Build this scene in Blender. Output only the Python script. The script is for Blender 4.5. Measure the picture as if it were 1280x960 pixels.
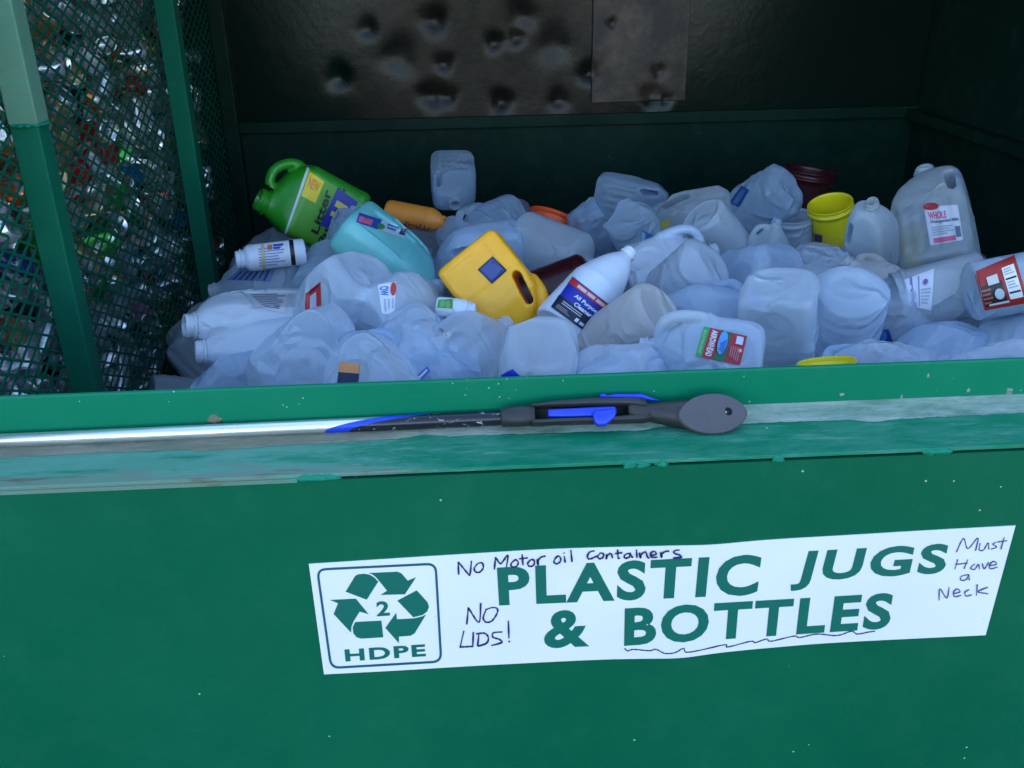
import bpy, bmesh, math, random
import numpy as np
from mathutils import Vector, Matrix, Quaternion
from mathutils.bvhtree import BVHTree

scene = bpy.context.scene
COL = scene.collection
for o in list(bpy.data.objects):
    bpy.data.objects.remove(o)

# ------------------------------------------------------------------ camera
FPX, CX, CY = 1170.0, 640.0, 480.0          # focal length and centre in photograph pixels
PITCH, YAW, ROLL = math.radians(24.215), math.radians(-2.81), math.radians(-1.02)
CAM = np.array([0.0, -0.972, 0.545])
def cam_axes(p, y, r):
    fwd = np.array([-math.sin(y) * math.cos(p), math.cos(y) * math.cos(p), -math.sin(p)])
    rt = np.array([math.cos(y), math.sin(y), 0.0]); up = np.cross(rt, fwd)
    return (math.cos(r) * rt + math.sin(r) * up, -math.sin(r) * rt + math.cos(r) * up, fwd)
RT, UP, FW = cam_axes(PITCH, YAW, ROLL)
cd = bpy.data.cameras.new('camera'); cam = bpy.data.objects.new('camera', cd); COL.objects.link(cam)
cam.matrix_world = Matrix(((RT[0], UP[0], -FW[0], CAM[0]), (RT[1], UP[1], -FW[1], CAM[1]), (RT[2], UP[2], -FW[2], CAM[2]), (0, 0, 0, 1)))
cd.sensor_width = 36.0; cd.lens = 36.0 * FPX / 1280.0; cd.clip_start = 0.02; cd.clip_end = 500
scene.camera = cam

# ------------------------------------------------------------------ sky, sun, exposure
SUN_EL, SUN_AZ = math.radians(42), math.radians(20)      # sun stands behind the container: its front is in open shade
w = bpy.data.worlds.new('World'); scene.world = w; w.use_nodes = True
nt = w.node_tree; nt.nodes.clear()
sky = nt.nodes.new('ShaderNodeTexSky'); sky.sky_type = 'NISHITA'; sky.sun_disc = False
sky.sun_elevation = SUN_EL; sky.sun_rotation = SUN_AZ; sky.air_density = 1.0; sky.dust_density = 0.6; sky.ozone_density = 1.2
bg = nt.nodes.new('ShaderNodeBackground'); bg.inputs[1].default_value = 0.12
out = nt.nodes.new('ShaderNodeOutputWorld')
nt.links.new(sky.outputs[0], bg.inputs[0]); nt.links.new(bg.outputs[0], out.inputs[0])
sd = bpy.data.lights.new('sun', 'SUN'); sd.energy = 3.5; sd.angle = math.radians(0.5); sd.color = (1.0, 0.95, 0.88)
so = bpy.data.objects.new('sun', sd); COL.objects.link(so)
sdir = Vector((math.sin(SUN_AZ) * math.cos(SUN_EL), math.cos(SUN_AZ) * math.cos(SUN_EL), math.sin(SUN_EL)))
so.rotation_euler = sdir.to_track_quat('Z', 'Y').to_euler(); so.location = (0, 6, 8)
scene.view_settings.view_transform = 'Standard'; scene.view_settings.look = 'None'
scene.view_settings.gamma = 1.0; scene.view_settings.exposure = 2.4
scene.render.engine = 'CYCLES'
cy = scene.cycles
cy.use_denoising = True; cy.max_bounces = 10; cy.diffuse_bounces = 6; cy.glossy_bounces = 4; cy.transmission_bounces = 8
cy.transparent_max_bounces = 12; cy.caustics_reflective = False; cy.caustics_refractive = False; cy.sample_clamp_indirect = 8.0

# ------------------------------------------------------------------ pixel helpers
def rays(px):
    px = np.asarray(px, float).reshape(-1, 2)
    d = RT[None] * ((px[:, :1] - CX) / FPX) - UP[None] * ((px[:, 1:] - CY) / FPX) + FW[None]
    return d
def at(x, y, axis, val):
    d = rays([(x, y)])[0]; t = (val - CAM[axis]) / d[axis]
    return CAM + t * d
def at_many(px, axis, val):
    d = rays(px); t = (val - CAM[axis]) / d[:, axis]
    return CAM[None] + t[:, None] * d

# ------------------------------------------------------------------ materials
MATS = {}
def new_mat(name):
    m = bpy.data.materials.new(name); m.use_nodes = True
    n = m.node_tree; n.nodes.clear()
    o = n.nodes.new('ShaderNodeOutputMaterial')
    MATS[name] = m
    return m, n, o
def principled(n, col=(.5, .5, .5), rough=.5, metal=0., spec=.5):
    b = n.nodes.new('ShaderNodeBsdfPrincipled')
    b.inputs['Base Color'].default_value = (*col, 1); b.inputs['Roughness'].default_value = rough
    b.inputs['Metallic'].default_value = metal; b.inputs['Specular IOR Level'].default_value = spec
    return b
def noise(n, scale, detail=4, rough=.55, vec=None, dist=0.):
    t = n.nodes.new('ShaderNodeTexNoise'); t.inputs['Scale'].default_value = scale
    t.inputs['Detail'].default_value = detail; t.inputs['Roughness'].default_value = rough; t.inputs['Distortion'].default_value = dist
    if vec: n.links.new(vec, t.inputs['Vector'])
    return t.outputs['Fac']
def ramp(n, fac, stops):
    r = n.nodes.new('ShaderNodeValToRGB'); e = r.color_ramp.elements
    while len(e) < len(stops): e.new(.5)
    for k, (p, c) in enumerate(stops):
        e[k].position = p; e[k].color = c if len(c) == 4 else (*c, 1)
    n.links.new(fac, r.inputs[0]); return r.outputs[0]
def mix(n, fac, a, b, blend='MIX'):
    m = n.nodes.new('ShaderNodeMix'); m.data_type = 'RGBA'; m.blend_type = blend
    for s, v in ((0, fac), (6, a), (7, b)):
        if isinstance(v, (int, float)): m.inputs[s].default_value = v
        elif isinstance(v, tuple): m.inputs[s].default_value = (*v, 1) if len(v) == 3 else v
        else: n.links.new(v, m.inputs[s])
    return m.outputs[2]
def math_n(n, op, a, b=0.):
    m = n.nodes.new('ShaderNodeMath'); m.operation = op
    for s, v in ((0, a), (1, b)):
        if isinstance(v, (int, float)): m.inputs[s].default_value = v
        else: n.links.new(v, m.inputs[s])
    return m.outputs[0]
def bump(n, h, dist, strength=1.):
    b = n.nodes.new('ShaderNodeBump'); b.inputs['Distance'].default_value = dist; b.inputs['Strength'].default_value = strength
    n.links.new(h, b.inputs['Height']); return b.outputs[0]
def coords(n, kind='Object'):
    return n.nodes.new('ShaderNodeTexCoord').outputs[kind]
def mapping(n, vec, scale):
    m = n.nodes.new('ShaderNodeMapping'); m.inputs['Scale'].default_value = scale
    n.links.new(vec, m.inputs[0]); return m.outputs[0]

def flat(name, col, rough=.5, metal=0., spec=.5):
    """plain print / plastic colour with a touch of unevenness"""
    if name in MATS: return MATS[name]
    m, n, o = new_mat(name); b = principled(n, col, rough, metal, spec); c = coords(n)
    f = noise(n, 60, 3, .6, c)
    n.links.new(mix(n, math_n(n, 'MULTIPLY', f, .35), col, tuple(x * .7 for x in col)), b.inputs['Base Color'])
    n.links.new(bump(n, noise(n, 25, 3, .5, c), .0015, .35), b.inputs['Normal'])
    n.links.new(b.outputs[0], o.inputs[0]); return m

def hdpe(name, tint, trans=.42, clear=.06, rough=.34):
    """milky blow-moulded plastic shell: diffuse + translucent with a soft sheen"""
    m, n, o = new_mat(name); c = coords(n)
    oi = n.nodes.new('ShaderNodeObjectInfo')
    var = ramp(n, oi.outputs['Random'], [(0, (.80, .90, 1)), (.35, (.92, .96, 1)), (.7, (1, 1, 1)), (1, (1, .985, .95))])
    cloud = ramp(n, noise(n, 9, 4, .6, c), [(.3, (.86, .87, .88)), (.65, (1, 1, 1))])
    col = mix(n, 1., mix(n, 1., tint, var, 'MULTIPLY'), cloud, 'MULTIPLY')
    grime = ramp(n, noise(n, 38, 5, .7, c, .4), [(.62, (0, 0, 0)), (.74, (1, 1, 1))])
    col = mix(n, math_n(n, 'MULTIPLY', grime, .12), col, (.35, .33, .28))
    vo = n.nodes.new('ShaderNodeTexVoronoi'); vo.feature = 'DISTANCE_TO_EDGE'; vo.inputs['Scale'].default_value = 11
    wv = n.nodes.new('ShaderNodeVectorMath'); wv.operation = 'MULTIPLY_ADD'; tn = n.nodes.new('ShaderNodeTexNoise'); tn.inputs['Scale'].default_value = 14
    n.links.new(c, tn.inputs['Vector']); n.links.new(tn.outputs['Color'], wv.inputs[0]); wv.inputs[1].default_value = (.05, .05, .05); n.links.new(c, wv.inputs[2])
    n.links.new(wv.outputs[0], vo.inputs['Vector'])
    crease = math_n(n, 'MULTIPLY', ramp(n, vo.outputs['Distance'], [(0, (1, 1, 1)), (.12, (0, 0, 0))]), ramp(n, noise(n, 7, 2, .5, c), [(.48, (0, 0, 0)), (.62, (1, 1, 1))]))
    nb0 = n.nodes.new('ShaderNodeBump'); nb0.inputs['Distance'].default_value = .006; nb0.inputs['Strength'].default_value = .7; n.links.new(crease, nb0.inputs['Height'])
    nbn = n.nodes.new('ShaderNodeBump'); nbn.inputs['Distance'].default_value = .004; nbn.inputs['Strength'].default_value = .5
    n.links.new(noise(n, 22, 3, .5, c), nbn.inputs['Height']); n.links.new(nb0.outputs[0], nbn.inputs['Normal']); nb = nbn.outputs[0]
    fine = n.nodes.new('ShaderNodeBump'); fine.inputs['Distance'].default_value = .0006; fine.inputs['Strength'].default_value = .5
    n.links.new(noise(n, 160, 2, .5, c), fine.inputs['Height']); n.links.new(nb, fine.inputs['Normal'])
    p = principled(n, tint, rough, 0., 1.); n.links.new(col, p.inputs['Base Color']); n.links.new(fine.outputs[0], p.inputs['Normal'])
    t = n.nodes.new('ShaderNodeBsdfTranslucent'); n.links.new(col, t.inputs[0]); n.links.new(fine.outputs[0], t.inputs['Normal'])
    tr = n.nodes.new('ShaderNodeBsdfTransparent')
    m1 = n.nodes.new('ShaderNodeMixShader'); m1.inputs[0].default_value = trans
    n.links.new(p.outputs[0], m1.inputs[1]); n.links.new(t.outputs[0], m1.inputs[2])
    m2 = n.nodes.new('ShaderNodeMixShader')
    lw = n.nodes.new('ShaderNodeLayerWeight'); lw.inputs[0].default_value = .35      # thin wall: more plastic is crossed at a slant
    n.links.new(ramp(n, lw.outputs['Facing'], [(0, (clear,) * 3), (.75, (0, 0, 0))]), m2.inputs[0])
    n.links.new(m1.outputs[0], m2.inputs[1]); n.links.new(tr.outputs[0], m2.inputs[2])
    n.links.new(m2.outputs[0], o.inputs[0]); return m
hdpe('milky', (.76, .86, .97), .38, .44, .13); hdpe('milky_thin', (.74, .85, .96), .42, .58, .10)
hdpe('milky_beige', (.78, .76, .74), .42, .26); hdpe('milky_dull', (.68, .76, .83), .38, .44, .16)
hdpe('white_soft', (.72, .78, .86), .22, 0., .38)

def glossy_plastic(name, col, rough=.32):
    m, n, o = new_mat(name); c = coords(n); b = principled(n, col, rough)
    d = noise(n, 14, 4, .6, c)
    n.links.new(mix(n, ramp(n, d, [(.35, (0, 0, 0)), (.75, (.4, .4, .4))]), col, tuple(x * .72 for x in col)), b.inputs['Base Color'])
    n.links.new(ramp(n, noise(n, 30, 4, .6, c), [(.3, (rough * .8,) * 3), (.7, (rough * 1.35,) * 3)]), b.inputs['Roughness'])
    n.links.new(bump(n, noise(n, 30, 3, .5, c), .003, .4), b.inputs['Normal'])
    n.links.new(b.outputs[0], o.inputs[0]); return m
glossy_plastic('litter_green', (.018, .26, .014)); glossy_plastic('yellow_plastic', (.93, .43, .012), .36)
glossy_plastic('tub_yellow', (.78, .66, .012), .36); glossy_plastic('teal_plastic', (.20, .62, .60), .36)
glossy_plastic('white_plastic', (.64, .71, .82), .34); glossy_plastic('orange_plastic', (.88, .30, .04), .42)
glossy_plastic('red_plastic', (.62, .035, .015), .36); glossy_plastic('orange_red_plastic', (.85, .10, .02), .38)
glossy_plastic('maroon_plastic', (.055, .008, .010), .3); glossy_plastic('black_rubber', (.022, .023, .026), .5)
glossy_plastic('grey_rubber', (.075, .072, .085), .6); glossy_plastic('blue_plastic', (.012, .05, .62), .38)
glossy_plastic('pinkish_plastic', (.80, .50, .45), .4)

def paint(name, base=(.001, .165, .082), rough=.34, dirt=0., specks=.5, fade=0., chips=.60):
    """green enamel on sheet steel: orange peel, scuffs, tiny chips, runs"""
    m, n, o = new_mat(name); c = coords(n); b = principled(n, base, rough, 0., .12)
    big = noise(n, 2.2, 5, .6, c)
    col = mix(n, ramp(n, big, [(.3, (0, 0, 0)), (.7, (1, 1, 1))]), base, tuple(min(1, x * 1.22 + .004) for x in base))
    col = mix(n, math_n(n, 'MULTIPLY', ramp(n, noise(n, 14, 6, .7, c), [(.5, (0, 0, 0)), (.75, (1, 1, 1))]), .07 + fade), col, (.06, .26, .17))
    # chips and scratches
    v = n.nodes.new('ShaderNodeTexVoronoi'); v.feature = 'F1'; v.inputs['Scale'].default_value = 38; n.links.new(c, v.inputs['Vector'])
    if chips < .55: v.inputs['Scale'].default_value = 85
    chip = math_n(n, 'MULTIPLY', math_n(n, 'LESS_THAN', v.outputs['Distance'], .055 if chips > .55 else .075), math_n(n, 'GREATER_THAN', noise(n, 9, 2, .5, c), chips))
    scr = noise(n, 18, 5, .75, mapping(n, c, (1.2, 1, 14)))
    scr = ramp(n, scr, [(.70, (0, 0, 0)), (.76, (1, 1, 1))])
    col = mix(n, math_n(n, 'MULTIPLY', chip, specks), col, (.45, .55, .50))
    col = mix(n, math_n(n, 'MULTIPLY', scr, .22 * specks), col, (.30, .46, .38))
    if dirt:
        d = ramp(n, noise(n, 7, 8, .72, mapping(n, c, (1, 3, 6)), .3), [(.42, (0, 0, 0)), (.62, (1, 1, 1))])
        col = mix(n, math_n(n, 'MULTIPLY', d, dirt), col, (.085, .30, .22))
        sy = n.nodes.new('ShaderNodeSeparateXYZ'); n.links.new(c, sy.inputs[0])
        ey = n.nodes.new('ShaderNodeMapRange'); ey.inputs[1].default_value = .045; ey.inputs[2].default_value = .006; n.links.new(sy.outputs[1], ey.inputs[0])
        ex = n.nodes.new('ShaderNodeMapRange'); ex.inputs[1].default_value = .05; ex.inputs[2].default_value = -.30; n.links.new(sy.outputs[0], ex.inputs[0])
        edge = math_n(n, 'MULTIPLY', ey.outputs[0], ex.outputs[0])
        r2 = ramp(n, math_n(n, 'ADD', noise(n, 16, 8, .78, mapping(n, c, (.5, 3, 3)), .3), math_n(n, 'MULTIPLY', edge, .22)), [(.60, (0, 0, 0)), (.68, (1, 1, 1))])
        col = mix(n, math_n(n, 'MULTIPLY', r2, dirt * 1.5), col, (.16, .085, .055))
        ch = ramp(n, math_n(n, 'ADD', noise(n, 9, 8, .75, mapping(n, c, (.6, 4, 4)), .2), math_n(n, 'MULTIPLY', ex.outputs[0], .16)), [(.54, (0, 0, 0)), (.64, (1, 1, 1))])
        col = mix(n, math_n(n, 'MULTIPLY', ch, dirt), col, (.16, .36, .29))
    n.links.new(col, b.inputs['Base Color'])
    n.links.new(ramp(n, noise(n, 6, 6, .65, c), [(.3, (rough * .75,) * 3), (.7, (rough * 1.5,) * 3)]), b.inputs['Roughness'])
    nb = bump(n, noise(n, 3.2, 2, .5, c), .012, .30)
    fb = n.nodes.new('ShaderNodeBump'); fb.inputs['Distance'].default_value = .0008; fb.inputs['Strength'].default_value = .35
    n.links.new(noise(n, 260, 2, .5, c), fb.inputs['Height']); n.links.new(nb, fb.inputs['Normal'])
    n.links.new(fb.outputs[0], b.inputs['Normal'])
    n.links.new(b.outputs[0], o.inputs[0]); return m
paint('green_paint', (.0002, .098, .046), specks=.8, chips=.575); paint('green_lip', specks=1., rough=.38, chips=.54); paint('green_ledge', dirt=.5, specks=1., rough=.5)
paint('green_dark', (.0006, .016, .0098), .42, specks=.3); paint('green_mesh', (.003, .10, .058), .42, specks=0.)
paint('green_post', (.004, .13, .072), .4, specks=.4); paint('green_pale', (.12, .24, .13), .5, dirt=.35, specks=1.)  # second one is the paler green of the near post's upper length
paint('weld_paint', (.008, .19, .12), .4, specks=.3)

def make_dirt_strip():
    m, n, o = new_mat('dried_dirt'); c = coords(n); b = principled(n, (.3, .3, .25), .85)
    a = noise(n, 9, 8, .7, mapping(n, c, (1, 5, 5)), .4); d = noise(n, 34, 6, .7, mapping(n, c, (.5, 2, 2)))
    col = ramp(n, a, [(.28, (.03, .17, .10)), (.42, (.12, .24, .18)), (.58, (.24, .33, .28)), (.72, (.30, .24, .16))])
    col = mix(n, ramp(n, d, [(.45, (0, 0, 0)), (.7, (.7, .7, .7))]), col, (.36, .43, .40))
    sx = n.nodes.new('ShaderNodeSeparateXYZ'); n.links.new(c, sx.inputs[0]); mr = n.nodes.new('ShaderNodeMapRange')
    mr.inputs[1].default_value = .30; mr.inputs[2].default_value = .0; n.links.new(math_n(n, 'ADD', sx.outputs[0], math_n(n, 'MULTIPLY', a, .3)), mr.inputs[0])
    col = mix(n, math_n(n, 'MULTIPLY', mr.outputs[0], .8), col, mix(n, d, (.05, .075, .045), (.24, .20, .13)))
    n.links.new(col, b.inputs['Base Color']); n.links.new(bump(n, d, .004, .7), b.inputs['Normal']); n.links.new(b.outputs[0], o.inputs[0])
make_dirt_strip()
def make_worn_steel():
    m, n, o = new_mat('worn_back_steel'); c = coords(n); b = principled(n, (.01, .05, .03), .34, 0., .22)
    a = noise(n, 2.6, 7, .68, c, .6); d = noise(n, 16, 6, .7, c)
    sx = n.nodes.new('ShaderNodeSeparateXYZ'); n.links.new(c, sx.inputs[0])
    mr = n.nodes.new('ShaderNodeMapRange'); mr.inputs[1].default_value = -.36; mr.inputs[2].default_value = -.22; n.links.new(math_n(n, 'ADD', sx.outputs[0], math_n(n, 'MULTIPLY', math_n(n, 'SUBTRACT', a, .5), .5)), mr.inputs[0])
    mr2 = n.nodes.new('ShaderNodeMapRange'); mr2.inputs[1].default_value = .74; mr2.inputs[2].default_value = .66; n.links.new(math_n(n, 'ADD', sx.outputs[0], math_n(n, 'MULTIPLY', math_n(n, 'SUBTRACT', a, .5), .3)), mr2.inputs[0])
    bare = math_n(n, 'MULTIPLY', math_n(n, 'MULTIPLY', mr.outputs[0], mr2.outputs[0]), ramp(n, a, [(.36, (0, 0, 0)), (.46, (1, 1, 1))]))
    rust = ramp(n, d, [(.35, (.008, .006, .004)), (.6, (.020, .015, .011)), (.75, (.036, .028, .021))])
    n.links.new(mix(n, bare, (.0006, .009, .006), rust), b.inputs['Base Color'])
    n.links.new(mix(n, bare, (0, 0, 0), (.12, .12, .12)), b.inputs['Metallic'])
    n.links.new(mix(n, bare, (.24, .24, .24), (.30, .30, .30)), b.inputs['Roughness'])
    n.links.new(bump(n, d, .003, .4), b.inputs['Normal']); n.links.new(b.outputs[0], o.inputs[0])
make_worn_steel()
def make_rusty():
    m, n, o = new_mat('rusty_plate'); c = coords(n); b = principled(n, (.2, .14, .1), .5, .1)
    d = noise(n, 14, 8, .75, c)
    st = ramp(n, noise(n, 5, 6, .7, c, .5), [(.38, (.22, .22, .22)), (.62, (1, 1, 1))])
    n.links.new(mix(n, 1., ramp(n, d, [(.3, (.030, .018, .010)), (.5, (.075, .049, .031)), (.75, (.13, .092, .064))]), st, 'MULTIPLY'), b.inputs['Base Color'])
    n.links.new(bump(n, noise(n, 60, 5, .7, c), .002, .6), b.inputs['Normal']); n.links.new(b.outputs[0], o.inputs[0])
make_rusty()
def make_alu(name, col, rough):
    m, n, o = new_mat(name); c = coords(n); b = principled(n, col, rough, .9)
    s = noise(n, 30, 4, .6, mapping(n, c, (1, 20, 20)))
    n.links.new(ramp(n, s, [(.3, (rough * .7,) * 3), (.7, (rough * 1.4,) * 3)]), b.inputs['Roughness'])
    n.links.new(b.outputs[0], o.inputs[0])
make_alu('brushed_aluminium', (.86, .87, .88), .34); make_alu('can_end', (.72, .73, .75), .28)
def make_sleeve():
    m, n, o = new_mat('scuffed_black_sleeve'); c = coords(n); b = principled(n, (.012, .013, .018), .22)
    f = ramp(n, noise(n, 42, 7, .8, mapping(n, c, (1, 3, 3)), .8), [(.60, (0, 0, 0)), (.64, (1, 1, 1))])
    n.links.new(mix(n, f, (.012, .014, .022), (.62, .68, .78)), b.inputs['Base Color'])
    n.links.new(b.outputs[0], o.inputs[0])
make_sleeve()
CAN_COLS = {'silver': (.70, .71, .74), 'tan': (.62, .45, .20), 'red': (.50, .03, .03), 'blue': (.03, .16, .55), 'green': (.06, .34, .04),
            'white': (.72, .75, .78), 'orange': (.62, .20, .03), 'dark': (.03, .035, .04), 'pink': (.75, .16, .42), 'navy': (.02, .04, .2)}
for k, c3 in CAN_COLS.items():
    m, n, o = new_mat('can_' + k); c = coords(n); b = principled(n, c3, .25, .75 if k in ('silver', 'tan') else .55)
    f = ramp(n, noise(n, 30, 4, .7, mapping(n, c, (1, 1, .6)), .5), [(.52, (0, 0, 0)), (.58, (1, 1, 1))])
    n.links.new(mix(n, f, c3, (.6, .62, .64)), b.inputs['Base Color']); n.links.new(b.outputs[0], o.inputs[0])
def make_ground():
    m, n, o = new_mat('ground_asphalt'); c = coords(n); b = principled(n, (.2, .19, .17), .9)
    n.links.new(ramp(n, noise(n, 60, 8, .7, c), [(.3, (.045, .045, .045)), (.7, (.10, .10, .098))]), b.inputs['Base Color'])
    n.links.new(bump(n, noise(n, 90, 4, .6, c), .01), b.inputs['Normal']); n.links.new(b.outputs[0], o.inputs[0])
make_ground()
def make_vinyl():
    m, n, o = new_mat('sign_vinyl'); c = coords(n); b = principled(n, (.80, .82, .83), .36)
    f = noise(n, 5, 5, .6, c); g = ramp(n, noise(n, 120, 3, .6, c), [(.70, (0, 0, 0)), (.73, (1, 1, 1))])
    col = ramp(n, f, [(.3, (.76, .78, .79)), (.7, (.84, .85, .86))])
    n.links.new(mix(n, math_n(n, 'MULTIPLY', g, .35), col, (.35, .38, .36)), b.inputs['Base Color'])
    n.links.new(bump(n, noise(n, 4, 2, .5, c), .012, .35), b.inputs['Normal']); n.links.new(b.outputs[0], o.inputs[0])
make_vinyl()
def M(name): return MATS[name]

# ------------------------------------------------------------------ geometry helpers (arrays V, lists of faces F)
def smoothstep(a, b, x):
    t = np.clip((x - a) / (b - a), 0, 1); return t * t * (3 - 2 * t)
def loft(secs, seg=40, rot=0.):
    """secs: (z, rx, ry, exponent, ox, oy); closed with caps"""
    th = np.linspace(0, 2 * np.pi, seg, endpoint=False); V = []; F = []
    cr, sr = math.cos(rot), math.sin(rot)
    for z, rx, ry, e, ox, oy in secs:
        c, s = np.cos(th - rot), np.sin(th - rot)
        x = np.sign(c) * np.abs(c) ** (2 / e) * rx; y = np.sign(s) * np.abs(s) ** (2 / e) * ry
        V.append(np.stack([cr * x - sr * y + ox, sr * x + cr * y + oy, np.full(seg, z)], 1))
    n = len(secs)
    for k in range(n - 1):
        for i in range(seg):
            j = (i + 1) % seg; F.append((k * seg + i, k * seg + j, (k + 1) * seg + j, (k + 1) * seg + i))
    V = np.concatenate(V)
    F.append(tuple(range(seg - 1, -1, -1))); F.append(tuple((n - 1) * seg + i for i in range(seg)))
    return V, F
def lathe(prof, seg=32, cap0=False, cap1=False):
    th = np.linspace(0, 2 * np.pi, seg, endpoint=False)
    V = np.concatenate([np.stack([r * np.cos(th), r * np.sin(th), np.full(seg, z)], 1) for r, z in prof]); F = []
    for k in range(len(prof) - 1):
        for i in range(seg):
            j = (i + 1) % seg; F.append((k * seg + i, k * seg + j, (k + 1) * seg + j, (k + 1) * seg + i))
    if cap0: F.append(tuple(range(seg - 1, -1, -1)))
    if cap1: F.append(tuple((len(prof) - 1) * seg + i for i in range(seg)))
    return V, F
def spline(pts, n=6):
    P = np.asarray(pts, float)
    if len(P) < 3:
        return np.array([P[0] + (P[-1] - P[0]) * t for t in np.linspace(0, 1, n + 1)])
    out = []
    Q = np.vstack([2 * P[0] - P[1], P, 2 * P[-1] - P[-2]])
    for k in range(1, len(Q) - 2):
        p0, p1, p2, p3 = Q[k - 1:k + 3]
        for t in np.linspace(0, 1, n, endpoint=False):
            out.append(.5 * (2 * p1 + (p2 - p0) * t + (2 * p0 - 5 * p1 + 4 * p2 - p3) * t * t + (3 * p1 - p0 - 3 * p2 + p3) * t ** 3))
    out.append(P[-1]); return np.array(out)
def tube(path, rads, seg=14, flat_y=1., n=5, caps=True):
    P = spline(path, n); tt = np.linspace(0, 1, len(P)); R = np.interp(tt, np.linspace(0, 1, len(rads)), rads)
    V = []; F = []; ref = np.array([0, 1., 0])
    th = np.linspace(0, 2 * np.pi, seg, endpoint=False)
    for k, p in enumerate(P):
        d = P[min(k + 1, len(P) - 1)] - P[max(k - 1, 0)]; d /= np.linalg.norm(d) + 1e-9
        rf = ref if abs(d @ ref) < .9 else np.array([1., 0, 0])
        b = np.cross(d, rf); b /= np.linalg.norm(b); c = np.cross(b, d)
        V.append(p + R[k] * (np.cos(th)[:, None] * b + flat_y * np.sin(th)[:, None] * c))
    for k in range(len(P) - 1):
        for i in range(seg):
            j = (i + 1) % seg; F.append((k * seg + i, k * seg + j, (k + 1) * seg + j, (k + 1) * seg + i))
    if caps:
        F.append(tuple(range(seg - 1, -1, -1))); F.append(tuple((len(P) - 1) * seg + i for i in range(seg)))
    return np.concatenate(V), F
def box(x0, x1, y0, y1, z0, z1):
    V = np.array([(x, y, z) for x in (x0, x1) for y in (y0, y1) for z in (z0, z1)], float)
    return V, [(0, 1, 3, 2), (4, 6, 7, 5), (0, 4, 5, 1), (2, 3, 7, 6), (0, 2, 6, 4), (1, 5, 7, 3)]
def join(*parts):
    V = []; F = []; o = 0
    for v, f in parts:
        V.append(np.asarray(v)); F += [tuple(i + o for i in q) for q in f]; o += len(v)
    return np.concatenate(V), F
def make_mesh(name, V, F, mat=None, smooth=False, normals=None):
    me = bpy.data.meshes.new(name); me.from_pydata(np.asarray(V).tolist(), [], [tuple(int(i) for i in f) for f in F]); me.update()
    if smooth: me.polygons.foreach_set('use_smooth', [True] * len(me.polygons))
    if normals is not None: me.normals_split_custom_set_from_vertices(np.asarray(normals).tolist())
    if mat is not None: me.materials.append(M(mat) if isinstance(mat, str) else mat)
    return me
def link(name, me, parent=None, mw=None):
    o = bpy.data.objects.new(name, me); COL.objects.link(o)
    if parent is not None: o.parent = parent
    if mw is not None: o.matrix_world = mw
    return o
def part(name, VF, mat, parent=None, smooth=False, bevel=0.):
    o = link(name, make_mesh(name, VF[0], VF[1], mat, smooth), parent)
    if bevel:
        md = o.modifiers.new('bevel', 'BEVEL'); md.width = bevel; md.segments = 2; md.limit_method = 'ANGLE'
    return o
def tag(o, label, cat, group=None, kind=None):
    if label: o['label'] = label
    if cat: o['category'] = cat
    if group: o['group'] = group
    if kind: o['kind'] = kind
    return o
def empty(name, loc=(0, 0, 0)):
    o = bpy.data.objects.new(name, None); COL.objects.link(o); o.location = loc; o.empty_display_size = .05; return o
def fix_normals(V, F):
    bm = bmesh.new(); vs = [bm.verts.new(v) for v in V]
    for f in F:
        try: bm.faces.new([vs[i] for i in f])
        except ValueError: pass
    bmesh.ops.recalc_face_normals(bm, faces=bm.faces)
    bm.verts.index_update()
    V2 = np.array([v.co[:] for v in bm.verts]); F2 = [tuple(v.index for v in f.verts) for f in bm.faces]
    bm.free(); return V2, F2
def voxel_union(parts, cutters=(), voxel=.0042, smooth=3):
    V, F = join(*[fix_normals(*p) for p in parts])
    me = make_mesh('tmp', V, F); o = link('tmp', me); tmp = [o]
    md = o.modifiers.new('r', 'REMESH'); md.mode = 'VOXEL'; md.voxel_size = voxel
    for cv in cutters:
        co = link('tmpc', make_mesh('tmpc', *fix_normals(*cv))); tmp.append(co)
        b = o.modifiers.new('b', 'BOOLEAN'); b.operation = 'DIFFERENCE'; b.object = co; b.solver = 'EXACT'
    if cutters:
        md = o.modifiers.new('r2', 'REMESH'); md.mode = 'VOXEL'; md.voxel_size = voxel
    s = o.modifiers.new('s', 'SMOOTH'); s.factor = .5; s.iterations = smooth
    dg = bpy.context.evaluated_depsgraph_get(); dg.update()
    ev = o.evaluated_get(dg).to_mesh()
    V = np.empty(len(ev.vertices) * 3); ev.vertices.foreach_get('co', V); V = V.reshape(-1, 3).copy()
    F = [tuple(p.vertices) for p in ev.polygons]
    o.evaluated_get(dg).to_mesh_clear()
    for t in tmp:
        d = t.data; bpy.data.objects.remove(t); bpy.data.meshes.remove(d)
    return V, F
def drop_faces(V, F, keep_vert):
    F = [f for f in F if all(keep_vert[i] for i in f)]
    used = np.zeros(len(V), bool); used[[i for f in F for i in f]] = True
    idx = np.cumsum(used) - 1
    return V[used], [tuple(int(idx[i]) for i in f) for f in F]
def vnormals(V, F):
    me = make_mesh('n', V, F); N = np.empty(len(V) * 3); me.vertices.foreach_get('normal', N); bpy.data.meshes.remove(me)
    return N.reshape(-1, 3)
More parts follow.
